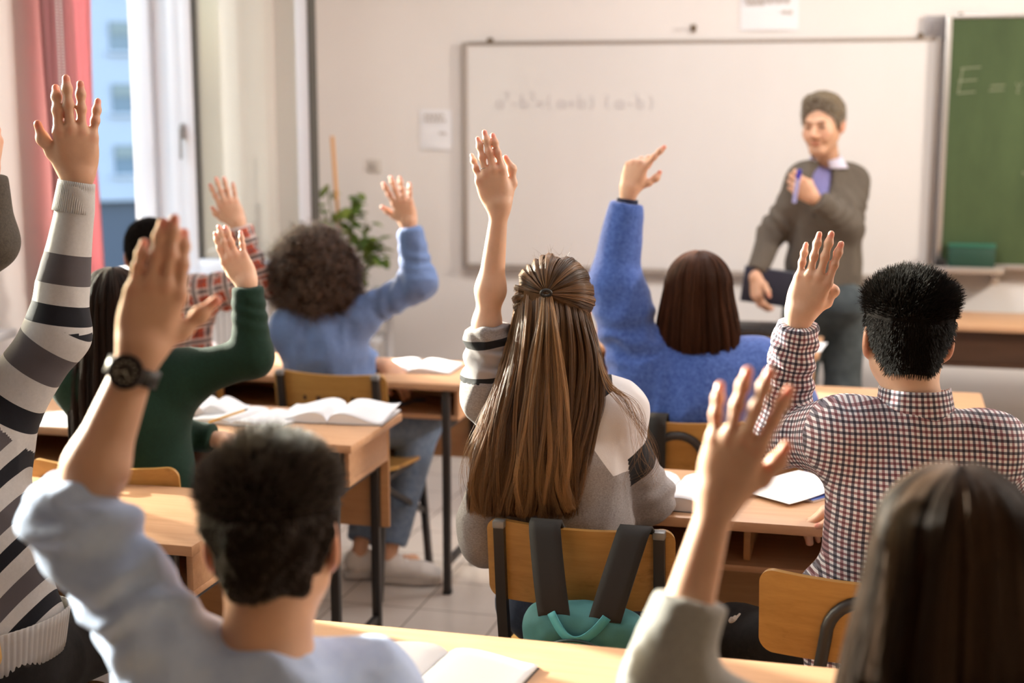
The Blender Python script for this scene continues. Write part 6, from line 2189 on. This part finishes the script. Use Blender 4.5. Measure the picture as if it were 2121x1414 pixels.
# --- boy with the watch, foreground
def boy_G():
    J = dict(neck=V(545, 1380, 1.80), shL=V(395, 1440, 1.79), elL=V(158, 1075, 1.80), wrL=V(292, 725, 1.84),
             shR=V(745, 1450, 1.86), elR=VZ(800, 0.82, 1.92), wrR=VZ(700, 0.79, 2.12))
    side, fwd = seated(J, VZ(560, 0.58, 1.72), 6)
    head = Frame(V(568, 1120, 1.84), yaw=12, pitch=-6, roll=-3, sc_=1.0)
    o = J['pelvis'] * A(1, 1, 0)
    hl = dict(d=V(330, 590, 1.86) - J['wrL'], n=tocam(J['wrL'], 6), s=0.94, fd=-4, fingers=[(-6, 6, 8, 5), (-3, 4, 5, 4), (1, 4, 6, 4), (3, 8, 10, 6)],
              thumb=[(0.020, 0.014, -0.006), (0.048, 0.040, -0.010), (0.066, 0.068, -0.012), (0.082, 0.094, -0.012)])
    hr = dict(d=A(-0.4, 0.9, 0), n=A(0, 0, 1), s=0.95, fingers=rest_hand)
    root, body = person('boy in the foreground with short hair, pale blue shirt and black wristwatch', o, J, SK_B, head, {'L': hl, 'R': hr}, vox=0.003, side=side, fwd=fwd, neck_r=0.056, arm_r=1.0)
    dress(root, o, J, 'shirt', M_sky, side, b=1.0, off=0.014, slack=0.02, sl={'L': (1.06, 0.066, 0.057, 0.056), 'R': (1.9, 0.064, 0.056, 0.04)},
          hem=VZ(560, 0.5, 1.72), vox=0.005, folds=(((9, 9, 6), 0.008), ((19, 19, 12), 0.004)), rings=((0, 0.22, 0.12, 0.06, 0.007),), seed=11)
    collar(root, o, J['neck'] + A(0, 0, -0.035), A(0, 0, 1), 0.072, 0.030, M_sky, yaw=6)
    trousers(root, o, J, M_jeanD, side, fwd, 1.0)
    ex = [EL(head.P(0, 0.0, 0.060), (0.082, 0.100, 0.070), head.R)]
    cap, v, nm = hair_shell(root, o, head, haircap_mat('grey_brown_hair_mass', (0.018, 0.012, 0.009)), th=0.008, nape=-0.078, extra=ex, amp=0.007, freq=(34, 34, 34))
    short_strands(cap, o, head, v, nm, hair_mat('grey_brown_hair', (0.014, 0.009, 0.007), (0.14, 0.11, 0.088), 0.4), 14000,
                  lambda p, nn, r: np.clip((p[:, 2]) * 0.25, 0.006, 0.024) * r.uniform(0.5, 1.1, len(p)),
                  lambda p, nn, r: unit_rows(nn * 0.8 + np.where(p[:, 2:3] > 0.05, A(0.3, 0.2, 0.2), A(0, 0, -1.0)) + r.normal(0, 0.25, (len(p), 3))), seed=3, rad=0.0006)
    # wristwatch
    ax = unit(J['elL'] - J['wrL'])
    wc = J['wrL'] + ax * 0.030
    nz = unit(hl['n'] - ax * (hl['n'] @ ax))
    nz = unit(nz - unit(RT) * 0.35)
    nz = unit(nz - ax * (nz @ ax))
    sx = np.cross(ax, nz)
    Mw = Matrix(((sx[0], ax[0], nz[0], wc[0] - o[0]), (sx[1], ax[1], nz[1], wc[1] - o[1]), (sx[2], ax[2], nz[2], wc[2] - o[2]), (0, 0, 0, 1)))
    wt = MB()
    g = [[((0.0335) * math.cos(t), y_, 0.0275 * math.sin(t)) for y_ in (-0.011, 0, 0.011)] for t in np.linspace(0, 2 * math.pi, 37)]
    w_ = MB().sheet(g, 0.003, M=Mw).build('wristwatch', mat('black_rubber', (0.014, 0.012, 0.012), 0.5), root, angle=180)
    MB().lathe([(0.001, 0.026), (0.0215, 0.026), (0.0225, 0.028), (0.0225, 0.036), (0.0195, 0.038), (0.0185, 0.0365), (0.001, 0.0365)], 36, M=Mw).build('watch_case', mat('black_metal', (0.02, 0.015, 0.016), 0.3, 0.6), w_)
    MB().lathe([(0.001, 0.0366), (0.0165, 0.0366), (0.001, 0.0369)], 30, M=Mw).build('watch_dial', mat('dial', (0.03, 0.028, 0.026), 0.2), w_)
    hd_ = MB()
    for k in range(12):
        an = math.pi * k / 6
        hd_.box(-0.0008, 0.0008, 0.0115, 0.0150, 0.0370, 0.0374, M=Mw @ Matrix.Rotation(an, 4, 'Z'))
    hd_.box(-0.0008, 0.0008, -0.002, 0.009, 0.0372, 0.0378, M=Mw @ Matrix.Rotation(0.8, 4, 'Z'))
    hd_.box(-0.0006, 0.0006, -0.002, 0.013, 0.0375, 0.0380, M=Mw @ Matrix.Rotation(-1.2, 4, 'Z'))
    hd_.build('watch_hands', mat('watch_mark', (0.5, 0.48, 0.42), 0.4), w_, smooth=False)

# --- dark-haired girl, right foreground
def girl_K():
    J = dict(neck=V(1975, 1520, 1.62), shL=V(1765, 1615, 1.62), elL=V(1395, 1330, 1.66), wrL=V(1488, 1030, 1.68),
             shR=V(2230, 1600, 1.62), elR=VZ(2380, 0.85, 1.7), wrR=VZ(2150, 0.79, 1.9))
    J['elL'] = V(1378, 1425, 1.64)
    side, fwd = seated(J, VZ(1960, 0.58, 1.62), 2)
    head = Frame(V(1975, 1192, 1.64), yaw=4, pitch=-3, sc_=0.96)
    o = J['pelvis'] * A(1, 1, 0)
    hl = dict(d=V(1528, 915, 1.67) - J['wrL'], n=tocam(J['wrL'], -12), s=0.88, fd=-8, fingers=[(14, 6, 10, 8), (8, 4, 6, 4), (2, 6, 8, 6), (-9, 8, 10, 6)],
              thumb=[(0.020, 0.014, -0.008), (0.044, 0.042, -0.020), (0.054, 0.070, -0.026), (0.058, 0.096, -0.030)])
    hr = dict(d=A(-0.4, 0.9, 0), n=A(0, 0, 1), s=0.88, fingers=rest_hand)
    root, body = person('girl with long dark brown hair and a grey sleeve nearest the camera', o, J, SK_B, head, {'L': hl, 'R': hr}, vox=0.003, build=0.92, side=side, fwd=fwd, arm_r=0.92)
    dress(root, o, J, 'sweater', M_heath, side, b=0.96, off=0.014, slack=0.01, sl={'L': (1.47, 0.058, 0.050, 0.041), 'R': (1.9, 0.062, 0.056, 0.04)},
          hem=VZ(1960, 0.55, 1.62), vox=0.005, folds=(((9, 9, 6), 0.005),), rings=(), seed=13)
    trousers(root, o, J, M_jeanD, side, fwd, 0.95)
    capm = haircap_mat('dark_brown_hair_mass', (0.03, 0.013, 0.007))
    cap, v, nm = hair_shell(root, o, head, capm, th=0.016, nape=-0.10, amp=0.001, front=0.08)
    prof = [(0.04, 0.098, 0.117, -0.018), (0.0, 0.103, 0.120, -0.018), (-0.10, 0.122, 0.122, -0.020), (-0.20, 0.140, 0.135, -0.030), (-0.34, 0.150, 0.140, -0.045), (-0.45, 0.140, 0.13, -0.055)]
    drape_hair(root, o, head, prof, capm, hair_mat('dark_chestnut_hair', (0.018, 0.010, 0.006), (0.10, 0.055, 0.030), 0.3), 9000, phis=(75, 285), seed=9, name='hair_lengths', endj=0.2, wav=0.006, clumps=40)

# --- the teacher
def teacher():
    J = dict(neck=V(1714, 345, 6.12), shR=V(1668, 375, 6.10), elR=V(1600, 482, 6.14), wrR=V(1562, 572, 6.06),
             shL=V(1758, 380, 6.18), elL=V(1758, 470, 6.06), wrL=V(1683, 408, 5.92))
    fc = unit(A(-0.30, -1, 0))
    side = unit(A(-fc[1], fc[0], 0))
    z = A(0, 0, 1)
    pel = V(1708, 622, 6.14)
    J['pelvis'] = pel
    J['waist'] = V(1706, 545, 6.14)
    J['chest'] = V(1712, 430, 6.13)
    for q, s in (('R', 1), ('L', -1)):
        # his right is on the left of the picture
        J['hip' + q] = pel - unit(RT) * s * 0.085
        J['knee' + q] = A(*(pel - unit(RT) * s * 0.095)[:2], 0.47) + fc * 0.02
        J['ank' + q] = A(*(pel - unit(RT) * s * 0.10)[:2], 0.09)
    head = Frame(V(1704, 258, 6.05), yaw=163, pitch=-7, roll=2, sc_=1.0)
    o = pel * A(1, 1, 0)
    hL = dict(d=V(1648, 378, 5.90) - J['wrL'], n=unit(A(-0.2, -1, 0.25)), s=0.95, fingers=[(4, 35, 60, 40), (1, 45, 60, 40), (-2, 50, 62, 40), (-5, 55, 62, 40)],
              thumb=[(0.020, 0.016, -0.010), (0.040, 0.044, -0.026), (0.030, 0.068, -0.036), (0.012, 0.080, -0.040)])
    hR = dict(d=V(1566, 612, 6.04) - J['wrR'], n=unit(A(-0.9, -0.8, 0.1)), s=0.97, fingers=[(0, 25, 30, 20), (0, 28, 34, 20), (-2, 30, 34, 20), (-4, 30, 34, 20)])
    root, body = person('standing grey-haired person in a grey-brown cardigan smiling before the whiteboard', o, J, SK_C, head, {'L': hL, 'R': hR}, vox=0.0034, face=True, side=unit(RT), fwd=fc, build=0.90)
    dress(root, o, J, 'shirt', M_shirtT, unit(RT), b=0.92, off=0.010, sl={}, hem=V(1708, 600, 6.14), vox=0.006, folds=(((9, 9, 6), 0.003),), seed=20)
    # lapel wedge of the cardigan, open over the chest
    ct = V(1703, 350, 6.02)
    cbm = V(1688, 470, 5.98)
    out = unit(A(-0.15, -1, 0.15))
    vw = EL((ct * 0.80 + cbm * 0.20) + out * 0.05, (0.042, 0.20, 0.105), np.stack([unit(np.cross(out, cbm - ct)), out, unit(ct - cbm)], 1))
    nk = EL(J['neck'] + A(0, 0, 0.05), (0.075, 0.085, 0.09))
    dress(root, o, J, 'cardigan', M_card, unit(RT), b=0.94, off=0.018, slack=0.020, sl={'R': (1.88, 0.062, 0.054, 0.040), 'L': (1.90, 0.062, 0.056, 0.042)},
          hem=V(1708, 603, 6.14), vox=0.006, folds=(((8, 8, 5), 0.007), ((18, 18, 12), 0.003)), rings=((2, 0.22, 0.08, 0.06, 0.006), (0, 0.15, 0.08, 0.06, 0.006), (1, 0.34, 0.06, 0.05, 0.006)), carve=(vw, nk), seed=21)
    bt = MB()
    for u, v_ in ((1688, 445), (1680, 505), (1674, 555)):
        p = V(u, v_, 6.005) - o
        mbm = MB().lathe([(0.001, 0), (0.009, 0), (0.009, 0.004), (0.001, 0.005)], 12, M=Matrix.Translation(tuple(p)) @ Matrix(((1, 0, 0, 0), (0, 0, -1, 0), (0, 1, 0, 0), (0, 0, 0, 1))))
        mbm.build('button', M_black, root)
    # shirt collar points
    nkc = J['neck'] + A(0, 0, -0.005)
    collar(root, o, nkc, unit(head.P(0, 0, -0.05) - J['neck']), 0.064, 0.058, M_collarT, yaw=163, front_gap=24, flare=0.020)
    trousers(root, o, J, M_jeanT, unit(RT), fc, 1.0, r=(0.095, 0.075, 0.062), vox=0.007)
    cap, v, nm = hair_shell(root, o, head, haircap_mat('grey_hair_mass', (0.17, 0.13, 0.085)), th=0.012, nape=-0.055, front=0.072, amp=0.004,
                            extra=[EL(head.P(0, 0.03, 0.095), (0.070, 0.065, 0.042), head.R)])
    short_strands(cap, o, head, v, nm, hair_mat('grey_hair', (0.17, 0.13, 0.09), (0.60, 0.55, 0.47), 0.35), 5000,
                  lambda p, nn, r: 0.014 * r.uniform(0.4, 1, len(p)), lambda p, nn, r: unit_rows(nn * 0.4 + A(0.2, 0.3, -0.5) + r.normal(0, 0.2, (len(p), 3))), rad=0.0007)
    return J, o
for f_ in (girl_H, boy_J, girl_I, girl_C, boy_B, girl_D, person_E, person_F, boy_G, girl_K):
    f_()
JT, oT = teacher()
# what the teacher holds
mk = thing('marker_pen', 'blue marker held upright in the teacher fist at his chest', 'marker', tuple(V(1650, 388, 5.86)))
ax = V(1655, 350, 5.86) - V(1645, 412, 5.87)
q_ = unit(ax)
MB().tube([tuple(-q_ * 0.062), tuple(q_ * 0.035)], 0.0085, 12).build('barrel', mat('pale_marker', (0.30, 0.30, 0.55), 0.4), mk)
MB().tube([tuple(q_ * 0.035), tuple(q_ * 0.072)], 0.0095, 12).build('pen_cap', mat('blue_cap', (0.02, 0.02, 0.35), 0.35), mk)
fo = thing('folder', 'dark navy book held at the teacher side in his lowered hand', 'book', tuple(V(1592, 594, 6.05)))
fo.rotation_euler = (math.radians(4), math.radians(7), math.radians(8))
MB().box(-0.105, 0.105, 0.0, 0.022, -0.072, 0.072, 0.002).build('page_block', M_paper, fo)
cv = MB().box(-0.108, 0.108, -0.004, -0.0005, -0.075, 0.075, 0.001).box(-0.108, 0.108, 0.0225, 0.026, -0.075, 0.075, 0.001).box(-0.109, -0.1065, -0.004, 0.026, -0.075, 0.075, 0.001)
cv.build('cover', mat('navy_cover', (0.010, 0.012, 0.028), 0.5), fo)
